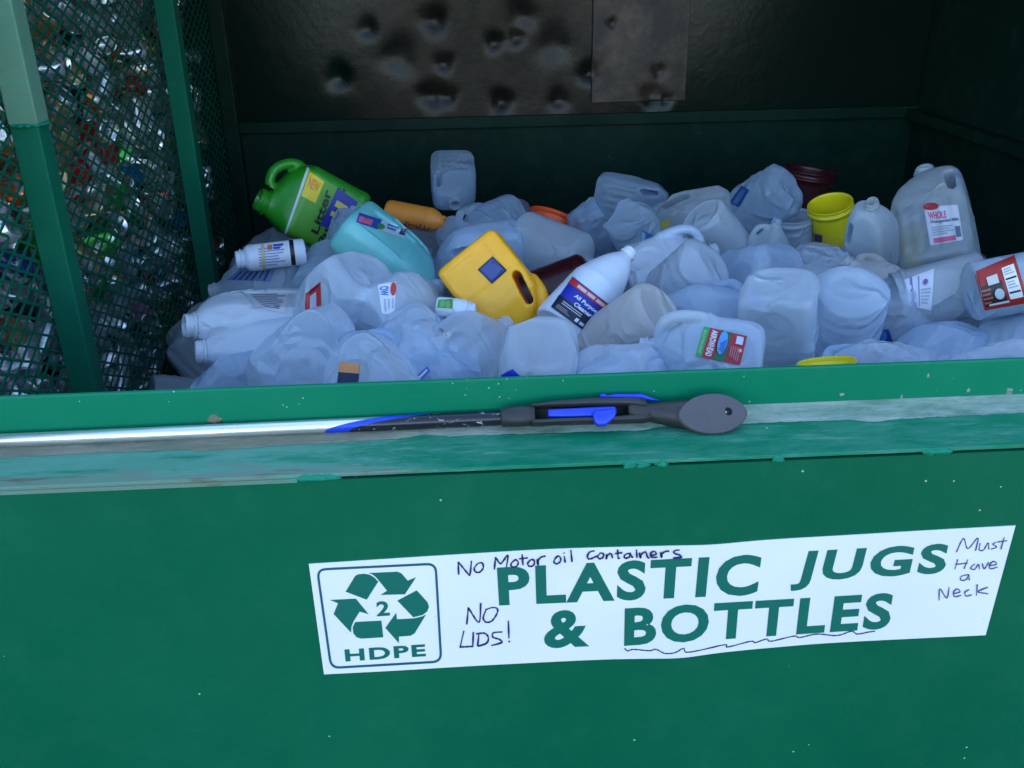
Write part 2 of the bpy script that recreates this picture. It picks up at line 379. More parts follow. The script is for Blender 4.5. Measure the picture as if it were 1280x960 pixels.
# ================================================================== THE SETTING AND THE CONTAINER
GZ, FLOORZ = -1.0, -0.90
PS = .050
g = part('ground', (np.array([(-60, -60, GZ), (60, -60, GZ), (60, 60, GZ), (-60, 60, GZ)], float), [(0, 1, 2, 3)]), 'ground_asphalt'); tag(g, None, None, kind='structure')
XL, XR, YB, ROOF = -0.745, 1.60, 2.35, 1.15
X0 = -2.3                                   # far end of the neighbouring can compartment
LIPY, LIPZ = 0.115, 0.0635
root = empty('recycling_container', (0.0, 1.1, GZ))
tag(root, 'green painted steel recycling container with open front bay full of plastic jugs', 'container')
def wpart(name, VF, mat, parent=root, smooth=False, bevel=0., base=None):
    """part given in world coordinates"""
    o = part(name, VF, mat, None, smooth, bevel); o.parent = parent
    if parent.type == 'EMPTY': o.matrix_parent_inverse = Matrix.Translation(parent.location).inverted()
    return o
def grid_sheet(x0, x1, z0, z1, nx, nz, yf):
    xs, zs = np.linspace(x0, x1, nx), np.linspace(z0, z1, nz); X, Z = np.meshgrid(xs, zs)
    V = np.stack([X.ravel(), yf(X.ravel(), Z.ravel()), Z.ravel()], 1)
    F = [(k * nx + i, k * nx + i + 1, (k + 1) * nx + i + 1, (k + 1) * nx + i) for k in range(nz - 1) for i in range(nx - 1)]
    return V, F
# front wall and its ledge
wpart('front_wall', box(X0, XR + .06, 0.0, .006, FLOORZ - .05, -.0078), 'green_paint')
wpart('slot_backing', box(X0, XR + .06, .012, .016, -.05, -.0055), 'green_dark')
ledge = wpart('ledge', box(X0, XR + .06, .0012, LIPY - .0002, -.0050, 0.0), 'green_ledge', bevel=.0012)
lip = wpart('lip_plate', box(X0, XR + .06, LIPY, LIPY + .008, -.40, LIPZ), 'green_lip', bevel=.0022)
# crust of dried dirt in the corner between ledge and lip
rng = np.random.default_rng(3)
xs = np.linspace(-.9, 1.3, 420)
def wob(x, a, s): return sum(a / (k + 1) * np.sin(x * (9 + 13 * k) * 1.7 + s * (k + 2)) for k in range(6))
front_edge = .084 + wob(xs, .0035, 1.3) + rng.normal(0, .0007, len(xs)) + .010 * smoothstep(.1, -.5, xs) * -1
rows = []
for t, zz in ((0, .0004), (.15, .0022), (.5, .0042), (.8, .0085), (1, .0135)):
    y = front_edge + (LIPY - .0006 - front_edge) * t
    rows.append(np.stack([xs, y, np.full_like(xs, zz) + (rng.normal(0, .0005, len(xs)) if 0 < t < 1 else 0)], 1))
V = np.concatenate(rows); n_ = len(xs)
F = [(k * n_ + i, k * n_ + i + 1, (k + 1) * n_ + i + 1, (k + 1) * n_ + i) for k in range(4) for i in range(n_ - 1)]
wpart('dirt_crust', (V, F), 'dried_dirt', ledge, True)
# weld beads bridging the slot, filler on the left where the slot is closed
def blob(cx_, cy_, cz_, rx, ry, rz, seed, seg=14, rings=8, amp=.25):
    r_ = np.random.default_rng(seed); V = []; ph = r_.uniform(0, 6.28, 6)
    for k in range(rings + 1):
        a = math.pi * k / rings
        for i in range(seg):
            b = 2 * math.pi * i / seg
            s = 1 + amp * (.5 * math.sin(3 * b + ph[0]) * math.sin(a) + .4 * math.sin(5 * b + 2 * a + ph[1]) * math.sin(a) + .3 * math.sin(4 * a + ph[2]))
            V.append((cx_ + rx * s * math.cos(b) * math.sin(a), cy_ + ry * s * math.sin(b) * math.sin(a), cz_ + rz * s * math.cos(a)))
    F = [(k * seg + i, k * seg + (i + 1) % seg, (k + 1) * seg + (i + 1) % seg, (k + 1) * seg + i) for k in range(rings) for i in range(seg)]
    return np.array(V), F
for k, (px, py, wpx) in enumerate([(392, 588, 20), (412, 587, 14), (785, 574, 11), (800, 573, 13), (825, 572, 9), (1160, 561, 11), (1174, 560, 12), (970, 567, 8)]):
    p = at(px, py, 2, -.004)
    wpart('weld_bead', blob(p[0], .0022, -.0054, wpx / 1150, .0040, .0046, k, amp=.55), 'weld_paint', ledge, True)
xl = at(372, 590, 2, 0)[0]
wpart('slot_filler', box(X0, xl, -.0006, .010, -.0094, -.0046), 'green_ledge', ledge)
# lumps and runs of old paint on the lip plate
for k, (px, py, sx, sz, m_) in enumerate([(267, 524, .009, .006, 'dried_dirt'), (1262, 490, .0045, .006, 'dried_dirt'), (1126, 499, .002, .006, 'dried_dirt'), (1160, 470, .0015, .003, 'dried_dirt'), (1052, 493, .0035, .002, 'dried_dirt'), (1210, 488, .0025, .003, 'dried_dirt')]):
    p = at(px, py, 1, LIPY); wpart('paint_lump', blob(p[0], LIPY, p[2], sx, .0012, sz, 20 + k, amp=.5), m_, lip, True)
# back wall: plain lower panel, rib, dented upper panel with a patch plate
ZR = at(640, 158, 1, YB)[2]
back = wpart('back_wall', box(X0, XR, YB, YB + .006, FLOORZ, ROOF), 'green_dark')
wpart('rib', box(XL - .055, XR, YB - .030, YB - .0005, ZR, ZR + .040), 'green_dark', back, bevel=.004)
dents = [(290 + a / 2, b / 2, d, r) for a, b, d, r in [(505, 50, .020, .040), (655, 105, .018, .026), (710, 92, .016, .026), (530, 157, .018, .026), (500, 238, .020, .040), (540, 240, .018, .026),
         (672, 252, .024, .034), (815, 248, .018, .030), (893, 180, .022, .034), (1062, 178, .016, .024), (1045, 236, .024, .036), (1080, 246, .018, .022), (947, 58, .014, .018), (340, 70, .012, .030), (720, 40, .016, .05), (800, 110, .012, .06), (420, 140, .014, .06), (270, 190, .014, .04)]]
dl = [(at(a, b, 1, YB)[[0, 2]], d, r) for a, b, d, r in dents]
def dent_y(x, z):
    y = np.full_like(x, YB - .026)
    for (c, d, r) in dl:
        q = ((x - c[0]) ** 2 + (z - c[1]) ** 2) / (r * r * (1 + .22 * np.sin(3 * np.arctan2(z - c[1], x - c[0]) + 9 * c[0]) )); y += .75 * d * np.exp(-q * 1.5)
    return y + .004 * np.sin(x * 5.1 + 1) * np.sin(z * 7.3)
V, F = grid_sheet(XL - .05, XR - .002, ZR + .041, ROOF - .002, 190, 84, dent_y)
wpart('dented_panel', (V, F), 'worn_back_steel', back, True)
pa, pb = at(738, 128, 1, YB - .02), at(862, 0, 1, YB - .02)
V, F = grid_sheet(pa[0], pb[0], pa[2], .78, 60, 90, lambda x, z: dent_y(x, z) - .0065)
V2 = V.copy(); V2[:, 1] += .005
nx, nz = 60, 90
rim = [i for i in range(nx)] + [k * nx + nx - 1 for k in range(1, nz)] + [(nz - 1) * nx + i for i in range(nx - 2, -1, -1)] + [k * nx for k in range(nz - 2, 0, -1)]
F2 = [(rim[i], rim[(i + 1) % len(rim)], rim[(i + 1) % len(rim)] + nx * nz, rim[i] + nx * nz) for i in range(len(rim))]
wpart('patch_plate', (np.concatenate([V, V2]), F + F2), 'rusty_plate', back, True)
# right wall with its rail, roof, floor, far wall
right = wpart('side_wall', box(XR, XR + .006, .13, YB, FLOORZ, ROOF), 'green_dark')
wpart('rail', box(XR - .045, XR - .0005, .2, YB - .031, ZR - .004, ZR + .030), 'green_dark', right, bevel=.004)
wpart('roof', box(XL - PS, XR + .03, .80, YB + .02, ROOF, ROOF + .006), 'green_dark')  # unseen; its front edge is set back to let light onto the pile

wpart('roof', box(X0, XL - PS - .002, 1.0, YB + .02, ROOF, ROOF + .006), 'green_dark')  # unseen partial roof, added to darken the cans at the top and back
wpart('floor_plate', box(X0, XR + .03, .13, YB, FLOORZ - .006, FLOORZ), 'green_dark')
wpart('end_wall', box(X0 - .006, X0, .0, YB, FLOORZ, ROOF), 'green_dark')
for xx in (X0 + .1, 0.4, XR - .1):
    wpart('skid', box(xx - .05, xx + .05, .05, YB, GZ, FLOORZ - .0065), 'green_dark')
# partition: square tube posts and expanded metal mesh
def post(px_c, py_c, name='post'):
    p = at(px_c, py_c, 0, XL - .02); y = p[1]
    return y
y1, y2 = post(60, 245), post(237, 180)
zj = at(47, 157, 0, XL)[2]
po = wpart('post', box(XL - PS, XL, y1 - PS / 2, y1 + PS / 2, FLOORZ, zj), 'green_post', bevel=.003)
wpart('post_upper', box(XL - PS - .001, XL + .001, y1 - PS / 2 - .001, y1 + PS / 2 + .001, zj + .001, ROOF), 'green_pale', po, bevel=.003)  # upper length above the joint, in a paler green
wpart('weld_bead', join(*[blob(XL - PS / 2 + .027 * math.cos(a) * 1.0, y1 + .027 * math.sin(a), zj, .009, .009, .0035, 40 + k) for k, a in enumerate(np.linspace(-2.2, .6, 7))]), 'weld_paint', po, True)
wpart('post', box(XL - PS, XL, y2 - PS / 2, y2 + PS / 2, FLOORZ, ROOF), 'green_post', bevel=.003)
wpart('post', box(XL - PS, XL - .001, YB - .052, YB - .012, FLOORZ, ROOF), 'green_dark', bevel=.003)
wpart('post', box(XL - PS, XL, .135, .135 + PS, FLOORZ, ROOF - .002), 'green_post', bevel=.003)
def expanded(ya, yb, za, zb, x, L=.062, S=.030, wd=.0048, th=.0024):
    V = []; F = []
    ny, nz_ = int((yb - ya) / (L / 2)), int((zb - za) / (S / 2))
    for k in range(nz_):
        for i in range(ny):
            if (i + k) % 2: continue
            a = np.array([ya + i * L / 2, za + k * S / 2])
            for s in (1, -1):
                b = a + np.array([L / 2, s * S / 2])
                if not (za <= b[1] <= zb) or b[0] > yb: continue
                d = (b - a) / np.linalg.norm(b - a); q = np.array([-d[1], d[0]]) * wd / 2
                x0, x1 = (x, x + th) if s > 0 else (x + .0008, x + th + .0008)
                o = len(V)
                for e in (a, b):
                    for sg in (-1, 1):
                        c = e + sg * q
                        V += [(x0, c[0], c[1]), (x1, c[0], c[1])]
                F += [(o, o + 1, o + 5, o + 4), (o + 1, o + 3, o + 7, o + 5), (o + 3, o + 2, o + 6, o + 7), (o + 2, o, o + 4, o + 6)]
    return np.array(V), F
XM = XL - PS - .0045
for a, b in ((.135 + PS, y1 - .01), (y1 - .01, y2 - .01), (y2 - .01, YB - .02)):
    wpart('mesh_panel', expanded(a, b - .002, -.72, .75, XM), 'green_mesh')

# ================================================================== CANS BEHIND THE MESH
rc = np.random.default_rng(11)
def can_mesh(seed):
    r_ = np.random.default_rng(seed)
    prof = [(.001, .004), (.020, .004), (.0235, .0), (.026, .003), (.0325, .012), (.033, .02), (.033, .04), (.033, .06), (.033, .08), (.033, .100), (.031, .107), (.0265, .114), (.0268, .118), (.025, .118), (.0245, .113), (.001, .113)]
    V, F = lathe(prof, 22); V[:, 2] -= .06
    for _ in range(r_.integers(1, 4)):
        a = r_.uniform(0, 6.28); d = np.array([math.cos(a), math.sin(a), r_.uniform(-.25, .25)]); d /= np.linalg.norm(d)
        t = r_.uniform(.006, .026); zc = r_.uniform(-.03, .03)
        wgt = np.exp(-((V[:, 2] - zc) / .038) ** 2); ex = np.maximum(V @ d - t, 0) * wgt; V = V - np.outer(ex * 1.15, d)
    V += .0012 * np.sin(V[:, [1, 2, 0]] * 190 + seed)
    me = make_mesh('can', V, F, 'can_silver', True); me.materials.append(M('can_end'))
    ns = 22
    for p in me.polygons:
        k = p.vertices[0] // ns
        p.material_index = 1 if (k <= 2 or k >= 10) else 0
    return me
canm = [can_mesh(s) for s in range(8)]
keys = list(CAN_COLS); wts = np.array([.50, .17, .06, .03, .06, .08, .03, .05, .0, .02]); wts /= wts.sum()
look = {'silver': 'crushed plain silver', 'tan': 'crushed tan', 'red': 'crushed red', 'blue': 'crushed blue', 'green': 'crushed green', 'white': 'crushed white', 'orange': 'crushed orange', 'dark': 'crushed black', 'pink': 'pink', 'navy': 'crushed navy'}
def rand_rot(r_):
    q = r_.normal(size=4); q /= np.linalg.norm(q); return Quaternion(q).to_matrix().to_4x4()
spots = []
for i, yy in enumerate(np.arange(.60, 2.29, .080)):
    for k, zz in enumerate(np.arange(-.50, .60, .078)):
        spots.append((XM - .052 - rc.uniform(0, .03), yy + rc.uniform(-.022, .022) + (.04 if k % 2 else 0), zz + rc.uniform(-.02, .02)))
spots = spots[:300]
forced = {(162, 298): 'blue', (166, 375): 'pink', (120, 310): 'green', (195, 255): 'red', (182, 335): 'red', (20, 110): 'tan', (8, 90): 'tan', (75, 130): 'tan', (52, 100): 'tan', (45, 460): 'green', (140, 375): 'silver'}
fpos = {at(*p, 0, XM).tobytes(): c for p, c in forced.items()}
cols = [keys[rc.choice(len(keys), p=wts)] for _ in spots]
for p, c in forced.items():
    q = at(*p, 0, XM - .06); j = int(np.argmin([np.linalg.norm(np.array(s) - q) for s in spots])); cols[j] = c
cols = [('silver' if c == 'pink' and i not in [] and rc.random() < 0 else c) for i, c in enumerate(cols)]
for s, c in zip(spots, cols):
    o = bpy.data.objects.new('drink_can', canm[rc.integers(8)]); COL.objects.link(o)
    o.matrix_world = Matrix.Translation(s) @ rand_rot(rc)
    o.material_slots[0].link = 'OBJECT'; o.material_slots[0].material = M('can_' + c)
    ht = 'low down' if s[2] < -.15 else 'high up' if s[2] > .2 else 'at mid height'
    pl = 'left of the near post' if s[1] < y1 else 'between the two posts' if s[1] < y2 else 'right of the far post'
    tag(o, f'{look[c]} drink can {ht} behind the mesh, {pl}', 'can', f'{c} cans {ht} {pl}')
# deeper cans: one mass
mats_idx = {k: i for i, k in enumerate(keys)}
Vs, Fs, Ms, off = [], [], [], 0
for layer, xoff in ((0, .130), (1, .20)):
    for yy in np.arange(.55, 2.3, .10):
        for zz in np.arange(-.55, .62, .10):
            me = canm[rc.integers(8)]; v = np.empty(len(me.vertices) * 3); me.vertices.foreach_get('co', v); v = v.reshape(-1, 3)
            R3 = np.array(rand_rot(rc).to_3x3()); v = v @ R3.T + np.array([XM - xoff - rc.uniform(0, .03), yy + rc.uniform(-.03, .03), zz + rc.uniform(-.03, .03)])
            ci = mats_idx[keys[rc.choice(len(keys), p=wts)]]
            Vs.append(v)
            for p in me.polygons:
                Fs.append(tuple(i + off for i in p.vertices)); Ms.append(len(keys) if p.material_index else ci)
            off += len(v)
me = make_mesh('cans', np.concatenate(Vs), Fs, None, True)
for k in keys: me.materials.append(M('can_' + k))
me.materials.append(M('can_end')); me.polygons.foreach_set('material_index', Ms)
tag(link('deeper_cans', me), 'mass of crushed drink cans deeper in the neighbouring bay', 'cans', kind='stuff')

# ================================================================== SIGN
def bil(quad, uv):
    q = np.asarray(quad, float); u, v = uv[:, :1], uv[:, 1:]
    return q[0] * (1 - u) * (1 - v) + q[1] * u * (1 - v) + q[2] * u * v + q[3] * (1 - u) * v
TXT = {}
def text_uv(s, bold=.0, shear=0., space=1.0):
    """outline text as a mesh, scaled to the unit square (v runs down)"""
    key = (s, bold, shear, space)
    if key in TXT: return TXT[key]
    cu = bpy.data.curves.new('t', 'FONT'); cu.body = s; cu.size = 1; cu.offset = bold; cu.shear = shear; cu.resolution_u = 4; cu.space_character = space
    o = bpy.data.objects.new('t', cu); COL.objects.link(o)
    dg = bpy.context.evaluated_depsgraph_get(); dg.update()
    me = o.evaluated_get(dg).to_mesh(); V = np.array([v.co[:2] for v in me.vertices]); F = [tuple(p.vertices) for p in me.polygons]
    o.evaluated_get(dg).to_mesh_clear(); bpy.data.objects.remove(o); bpy.data.curves.remove(cu)
    lo, hi = V.min(0), V.max(0); V = (V - lo) / (hi - lo); V[:, 1] = 1 - V[:, 1]
    TXT[key] = (V, F); return V, F
def ribbon(pts, wpx, n=5, closed=False):
    P = np.asarray(pts, float)
    P = spline(P, n) if n > 1 else P
    if closed: P = np.vstack([P, P[:1]])
    L, R = [], []
    for k in range(len(P)):
        if closed and k in (0, len(P) - 1): d = P[1] - P[-2]
        else: d = P[min(k + 1, len(P) - 1)] - P[max(k - 1, 0)]
        d = d / (np.linalg.norm(d) + 1e-9); q = np.array([-d[1], d[0]]) * wpx / 2 * (1 if closed else .88 + .22 * math.sin(k * .9 + P[k][0] * .7))
        L.append(P[k] + q); R.append(P[k] - q)
    m = len(P); return np.array(L + R), [(i, i + 1, m + i + 1, m + i) for i in range(m - 1)]
SY = -.0012
S0 = at(830, 750, 1, SY)
sign = empty('sign', (S0[0], 0, S0[2])); tag(sign, 'long white vinyl sign with green lettering and recycling arrows on the front wall', 'sign')
def on_sign(px, d=0.): return at_many(px, 1, SY - d)
def wave(V):
    return V
top = spline([(386, 705), (480, 699), (600, 691.5), (700, 686), (830, 682.5), (890, 681), (960, 675), (1060, 669), (1160, 663), (1269.5, 657)], 6)
bot = spline([(405, 843), (500, 838), (600, 832), (740, 825), (800, 823.5), (850, 822.5), (900, 816), (960, 810), (1050, 803), (1232, 794)], 6)
m_ = len(top); Vt, Vb = on_sign(top), on_sign(bot)
Vk = np.concatenate([Vt, Vb]); Vk2 = Vk.copy(); Vk2[:, 1] = -.0003
F = [(i, i + 1, m_ + i + 1, m_ + i) for i in range(m_ - 1)]
rim = list(range(m_)) + list(range(2 * m_ - 1, m_ - 1, -1))
F += [(rim[i], rim[(i + 1) % len(rim)], rim[(i + 1) % len(rim)] + 2 * m_, rim[i] + 2 * m_) for i in range(len(rim))]
wpart('sign_sheet', fix_normals(np.concatenate([Vk, Vk2]), F), 'sign_vinyl', sign)
flat('sign_green', (.004, .15, .105), .36); flat('sign_blue_green', (.010, .10, .16), .36); flat('marker_ink', (.018, .014, .11), .4); flat('pen_ink', (.05, .05, .19), .45)
def sign_text(s, quad, bold, mat='sign_green', name='lettering', d=.0004):
    V, F = text_uv(s, bold, 0., 1.16); wpart(name, (on_sign(bil(quad, V), d), F), mat, sign)
sign_text('PLASTIC', [(621, 709), (953, 692.5), (946, 744), (624, 757.5)], .035)
sign_text('JUGS', [(1000, 689), (1188, 679), (1178, 727.5), (986, 739)], .035)
sign_text('&', [(683, 764), (736, 761), (736.5, 808.5), (679, 811)], .035)
sign_text('BOTTLES', [(781, 760), (1119, 740.5), (1111, 786), (780, 808)], .035)
sign_text('HDPE', [(430.5, 812), (531.3, 805.3), (532.5, 820.3), (432, 827)], .035, 'sign_green')
sign_text('2', [(470, 752), (486, 751), (487.5, 769.5), (471, 770.5)], .03)
arrows = [[(312, 298), (385, 178), (410, 167), (450, 163), (490, 170), (525, 190), (557, 222), (470, 358)],
          [(485, 158), (700, 148), (730, 160), (778, 215), (840, 190), (757, 318), (575, 322), (622, 290), (570, 225), (540, 190), (515, 170)],
          [(700, 365), (845, 288), (925, 375), (938, 410), (925, 445), (890, 472), (820, 490)],
          [(610, 570), (692, 455), (697, 505), (830, 497), (880, 485), (915, 470), (830, 610), (800, 628), (712, 635), (712, 685)],
          [(385, 525), (580, 515), (595, 640), (430, 650), (395, 640), (370, 610), (365, 565)],
          [(195, 360), (388, 350), (485, 467), (418, 447), (375, 515), (357, 555), (352, 605), (222, 465), (255, 385)]]
for a in arrows:
    p = np.array(a, float) / 6 + (380, 690)
    wpart('arrow', (on_sign(p, .0004), [tuple(range(len(p)))]), 'sign_green', sign)
fr = np.array([(396.5, 712), (544.5, 704.8), (551.5, 827), (414, 835)], float); pts = []
for k in range(4):
    a, b, c = fr[k - 1], fr[k], fr[(k + 1) % 4]
    ua, uc = (a - b) / np.linalg.norm(a - b), (c - b) / np.linalg.norm(c - b)
    for t in np.linspace(0, 1, 8): pts.append(b + ua * 11 * (1 - t) ** 2 + uc * 11 * t ** 2)
V, F = ribbon(pts, 2.9, 1, True); wpart('frame_line', (on_sign(V, .0004), F), 'sign_blue_green', sign)
def strokes(lst, sc, ox, oy, wpx, mat, name):
    VF = []
    for k, s in enumerate(lst):
        p = np.array(s, float) / sc + (ox, oy); V, F = ribbon(p, wpx, 6)
        VF.append((on_sign(V, .0007 + .00004 * k), F))
    wpart(name, join(*VF), mat, sign)
A = dict(sc=4.267, ox=560, oy=660)
strokes([[(57, 250), (55, 195), (60, 188), (108, 246), (118, 243), (125, 175)], [(158, 190), (140, 215), (148, 235), (170, 235), (188, 212), (182, 187), (160, 188)],
         [(247, 222), (253, 165), (258, 163), (282, 190), (318, 145), (312, 210)], [(350, 175), (335, 195), (345, 208), (365, 205), (375, 185), (362, 170), (348, 178)], [(395, 140), (400, 200)], [(380, 165), (425, 160)],
         [(440, 170), (425, 190), (435, 205), (455, 200), (462, 180), (450, 168), (438, 172)], [(475, 165), (480, 200), (482, 175), (495, 157), (520, 150)],
         [(575, 158), (565, 180), (578, 192), (598, 180), (600, 160), (588, 150), (572, 162)], [(620, 150), (625, 185)], [(616, 132), (621, 136)], [(655, 118), (662, 182)],
         [(782, 122), (755, 130), (743, 155), (758, 166), (795, 150)], [(812, 135), (798, 152), (810, 165), (828, 155), (828, 138), (812, 133)], [(845, 140), (845, 165), (852, 145), (870, 138), (878, 162)],
         [(905, 115), (908, 158), (918, 162)], [(890, 138), (930, 132)], [(965, 135), (942, 145), (945, 162), (968, 155), (970, 135), (985, 160)], [(1005, 115), (1008, 160)],
         [(1022, 132), (1025, 160), (1035, 138), (1055, 130), (1065, 158), (1075, 158)], [(1080, 148), (1110, 140), (1100, 125), (1082, 135), (1085, 156), (1118, 156)], [(1135, 130), (1138, 158), (1145, 135), (1165, 125), (1180, 125)],
         [(1235, 118), (1210, 122), (1207, 135), (1235, 145), (1243, 157), (1200, 162)]], wpx=2.3, mat='marker_ink', name='handwriting', **A)
strokes([[(100, 515), (108, 435), (112, 432), (165, 503), (175, 400)], [(205, 430), (188, 480), (205, 503), (235, 495), (262, 455), (262, 430), (235, 425), (205, 435)],
         [(85, 548), (66, 632), (72, 635), (135, 632)], [(135, 555), (132, 632)], [(165, 560), (158, 630)], [(150, 565), (195, 562), (215, 585), (205, 615), (158, 632)],
         [(290, 555), (242, 560), (240, 583), (275, 595), (285, 612), (230, 628)], [(322, 495), (325, 590)], [(323, 603), (331, 609)]], wpx=2.2, mat='marker_ink', name='handwriting', **A)
B = dict(sc=2.783, ox=820, oy=640)
ul = [((x / 4.267 + 560 - 820) * 2.783, (y / 4.267 + 660 - 640) * 2.783) for x, y in [(942, 642), (955, 655), (965, 655), (990, 648), (1075, 655)]]
strokes([ul + [(0, 478), (30, 492), (65, 490), (95, 475), (105, 488), (150, 482), (240, 462), (250, 470), (330, 450), (345, 455), (385, 442), (400, 450), (480, 432), (500, 437), (560, 425), (630, 430), (680, 415), (700, 425), (740, 418), (762, 415)]], wpx=1.5, mat='marker_ink', name='underline', **B)
strokes([[(1045, 140), (1070, 92), (1085, 128), (1120, 90), (1112, 135)], [(1128, 108), (1125, 132), (1140, 132), (1155, 108), (1158, 130)], [(1185, 105), (1172, 112), (1185, 122), (1165, 130)], [(1212, 88), (1200, 130)], [(1188, 105), (1222, 100)],
         [(1050, 165), (1040, 200)], [(1085, 165), (1072, 198)], [(1042, 183), (1085, 178)], [(1110, 180), (1095, 195), (1108, 200), (1122, 182), (1125, 200)], [(1135, 178), (1142, 198), (1158, 175)], [(1160, 188), (1185, 182), (1175, 172), (1160, 185), (1165, 198), (1188, 192)],
         [(1085, 218), (1062, 225), (1062, 238), (1080, 235), (1088, 218), (1090, 238)], [(985, 308), (988, 268), (1012, 300), (1020, 262)], [(1035, 285), (1058, 278), (1048, 268), (1035, 280), (1040, 295), (1062, 290)],
         [(1090, 270), (1075, 280), (1080, 293), (1100, 288)], [(1118, 252), (1115, 292)], [(1155, 262), (1120, 278), (1155, 285)]], wpx=1.5, mat='pen_ink', name='handwriting', **B)

# ================================================================== PICK-UP TOOL LYING ON THE LEDGE
TR = .0088
ta, tb = at(-160, 558.5, 2, TR + .001), at(630, 522, 2, TR + .0045)
tl = empty('grabber_tool', tuple(ta * .5 + tb * .5 - np.array([0, 0, TR])))
tag(tl, 'aluminium reach grabber with black grip and blue trigger lying on the ledge', 'grabber')
td = (tb - ta) / np.linalg.norm(tb - ta)
def rod(a, b, r, seg=24, cap=True):
    d = (b - a) / np.linalg.norm(b - a); s = np.cross(d, [0, 0, 1.]); s /= np.linalg.norm(s); u_ = np.cross(s, d); th = np.linspace(0, 2 * np.pi, seg, endpoint=False)
    ring = np.cos(th)[:, None] * s + np.sin(th)[:, None] * u_
    V = np.concatenate([a + r * ring, b + r * ring]); F = [(i, (i + 1) % seg, seg + (i + 1) % seg, seg + i) for i in range(seg)]
    if cap: F += [tuple(range(seg - 1, -1, -1)), tuple(range(seg, 2 * seg))]
    return V, F
wpart('pole', rod(ta, tb, TR), 'brushed_aluminium', tl, True)
# black sleeve that ends in a slanting point, blue along its edge
def wrap(s0, s1, r, mat, name, slant):
    seg, nl = 28, 40; V = []; F = []
    s = np.cross(td, [0, 0, 1.]); s /= np.linalg.norm(s); u_ = np.cross(s, td)
    L = np.linalg.norm(tb - ta)
    for i in range(seg):
        a = 2 * math.pi * i / seg
        # angle measured from the camera-facing upper side
        f_ = .5 - .5 * math.cos(a - slant[1]); st = s0 + slant[0] * f_ ** 1.2
        for k in range(nl + 1):
            t = st + (s1 - st) * k / nl; V.append(ta + td * t + r * (math.cos(a) * s + math.sin(a) * u_))
    F = [(i * (nl + 1) + k, i * (nl + 1) + k + 1, ((i + 1) % seg) * (nl + 1) + k + 1, ((i + 1) % seg) * (nl + 1) + k) for i in range(seg) for k in range(nl)]
    wpart(name, (np.array(V), F), mat, tl, True)
Lp = np.linalg.norm(tb - ta)
def s_of(px): return float((at(px, 522 + (630 - px) * .046, 2, TR)[0] - ta[0]) / td[0])
wrap(s_of(408), Lp - .001, TR + .0005, 'blue_plastic', 'blue_band', (.10, -.6))
wrap(s_of(438), Lp - .0005, TR + .0010, 'scuffed_black_sleeve', 'sleeve', (.13, -.6))
# grip: e1 along the pole, e2 up the picture, e3 towards the viewer side
e1 = td; e3 = np.array([0, -.80, .60]); e3 = e3 - e1 * (e3 @ e1); e3 /= np.linalg.norm(e3); e2 = np.cross(e3, e1)
G0 = at(630, 521.5, 2, .0195)
K = 1 / 985.0                               # metres per photograph pixel at the grip
def G(x, y, z=0.): return G0 + e1 * ((x - 630) * K) + e2 * ((521.5 - y - .043 * (x - 630)) * K) + e3 * z
def gloft(secs, seg=24):
    """secs along the tool: (px x, px y centre, half height px, half depth m, exponent, depth offset m)"""
    th = np.linspace(0, 2 * np.pi, seg, endpoint=False); V = []
    for x, y, hy, hz, e, oz in secs:
        c = np.sign(np.cos(th)) * np.abs(np.cos(th)) ** (2 / e); s = np.sign(np.sin(th)) * np.abs(np.sin(th)) ** (2 / e)
        V += [G(x, y) + e2 * (hy * K * a) + e3 * (hz * b + oz) for a, b in zip(c, s)]
    n = len(secs); F = [(k * seg + i, k * seg + (i + 1) % seg, (k + 1) * seg + (i + 1) % seg, (k + 1) * seg + i) for k in range(n - 1) for i in range(seg)]
    F += [tuple(range(seg - 1, -1, -1)), tuple((n - 1) * seg + i for i in range(seg))]
    return fix_normals(np.array(V), F)
wpart('collar', gloft([(626, 521.5, 8, .010, 2.4, 0), (627.5, 521.5, 11.5, .0125, 2.6, 0), (645, 520.5, 12.5, .013, 3, 0), (668, 519.5, 13, .0135, 3, 0)]), 'black_rubber', tl, True)
wpart('housing', gloft([(664, 508.5, 2.2, .013, 3, 0), (690, 506, 3.6, .014, 3, 0), (740, 503.5, 5.5, .014, 3, 0), (790, 503.5, 5.5, .014, 3, 0), (808, 506, 6.5, .014, 3, 0)]), 'black_rubber', tl, True)
wpart('housing', gloft([(664, 529, 3.6, .013, 3, 0), (700, 527.5, 3.6, .0135, 3, 0), (760, 526, 3.6, .0135, 3, 0), (800, 524, 5.0, .0135, 3, 0), (812, 521, 7, .0135, 3, 0)]), 'black_rubber', tl, True)
wpart('inner_plate', gloft([(662, 518, 10, .002, 4, -.006), (800, 514, 12, .002, 4, -.006)]), 'black_rubber', tl, True)
tg = wpart('trigger', gloft([(685, 518, 4.8, .0045, 5, .006), (712, 517.5, 5.4, .0045, 5, .006), (740, 516.5, 6, .005, 4, .006), (768, 515.5, 6, .005, 4, .006), (770, 515.5, 4, .004, 4, .006)]), 'blue_plastic', tl, True)
wpart('trigger_tab', gloft([(740, 524, 5, .005, 3, .0125), (744, 526, 10, .0055, 3, .0135), (754, 526, 10, .0055, 3, .0135), (766, 520, 6, .005, 3, .0125), (768, 518, 3, .004, 3, .0125)]), 'blue_plastic', tg, True)
wpart('upper_lever', gloft([(752, 495, 2.6, .005, 3, -.001), (757, 495, 3.4, .006, 3, -.001), (762, 496, 1.6, .005, 3, -.001), (770, 495.5, 3, .006, 3, -.001), (805, 496, 3.6, .006, 3, -.001), (826, 501, .8, .003, 3, -.001)]), 'blue_plastic', tl, True)
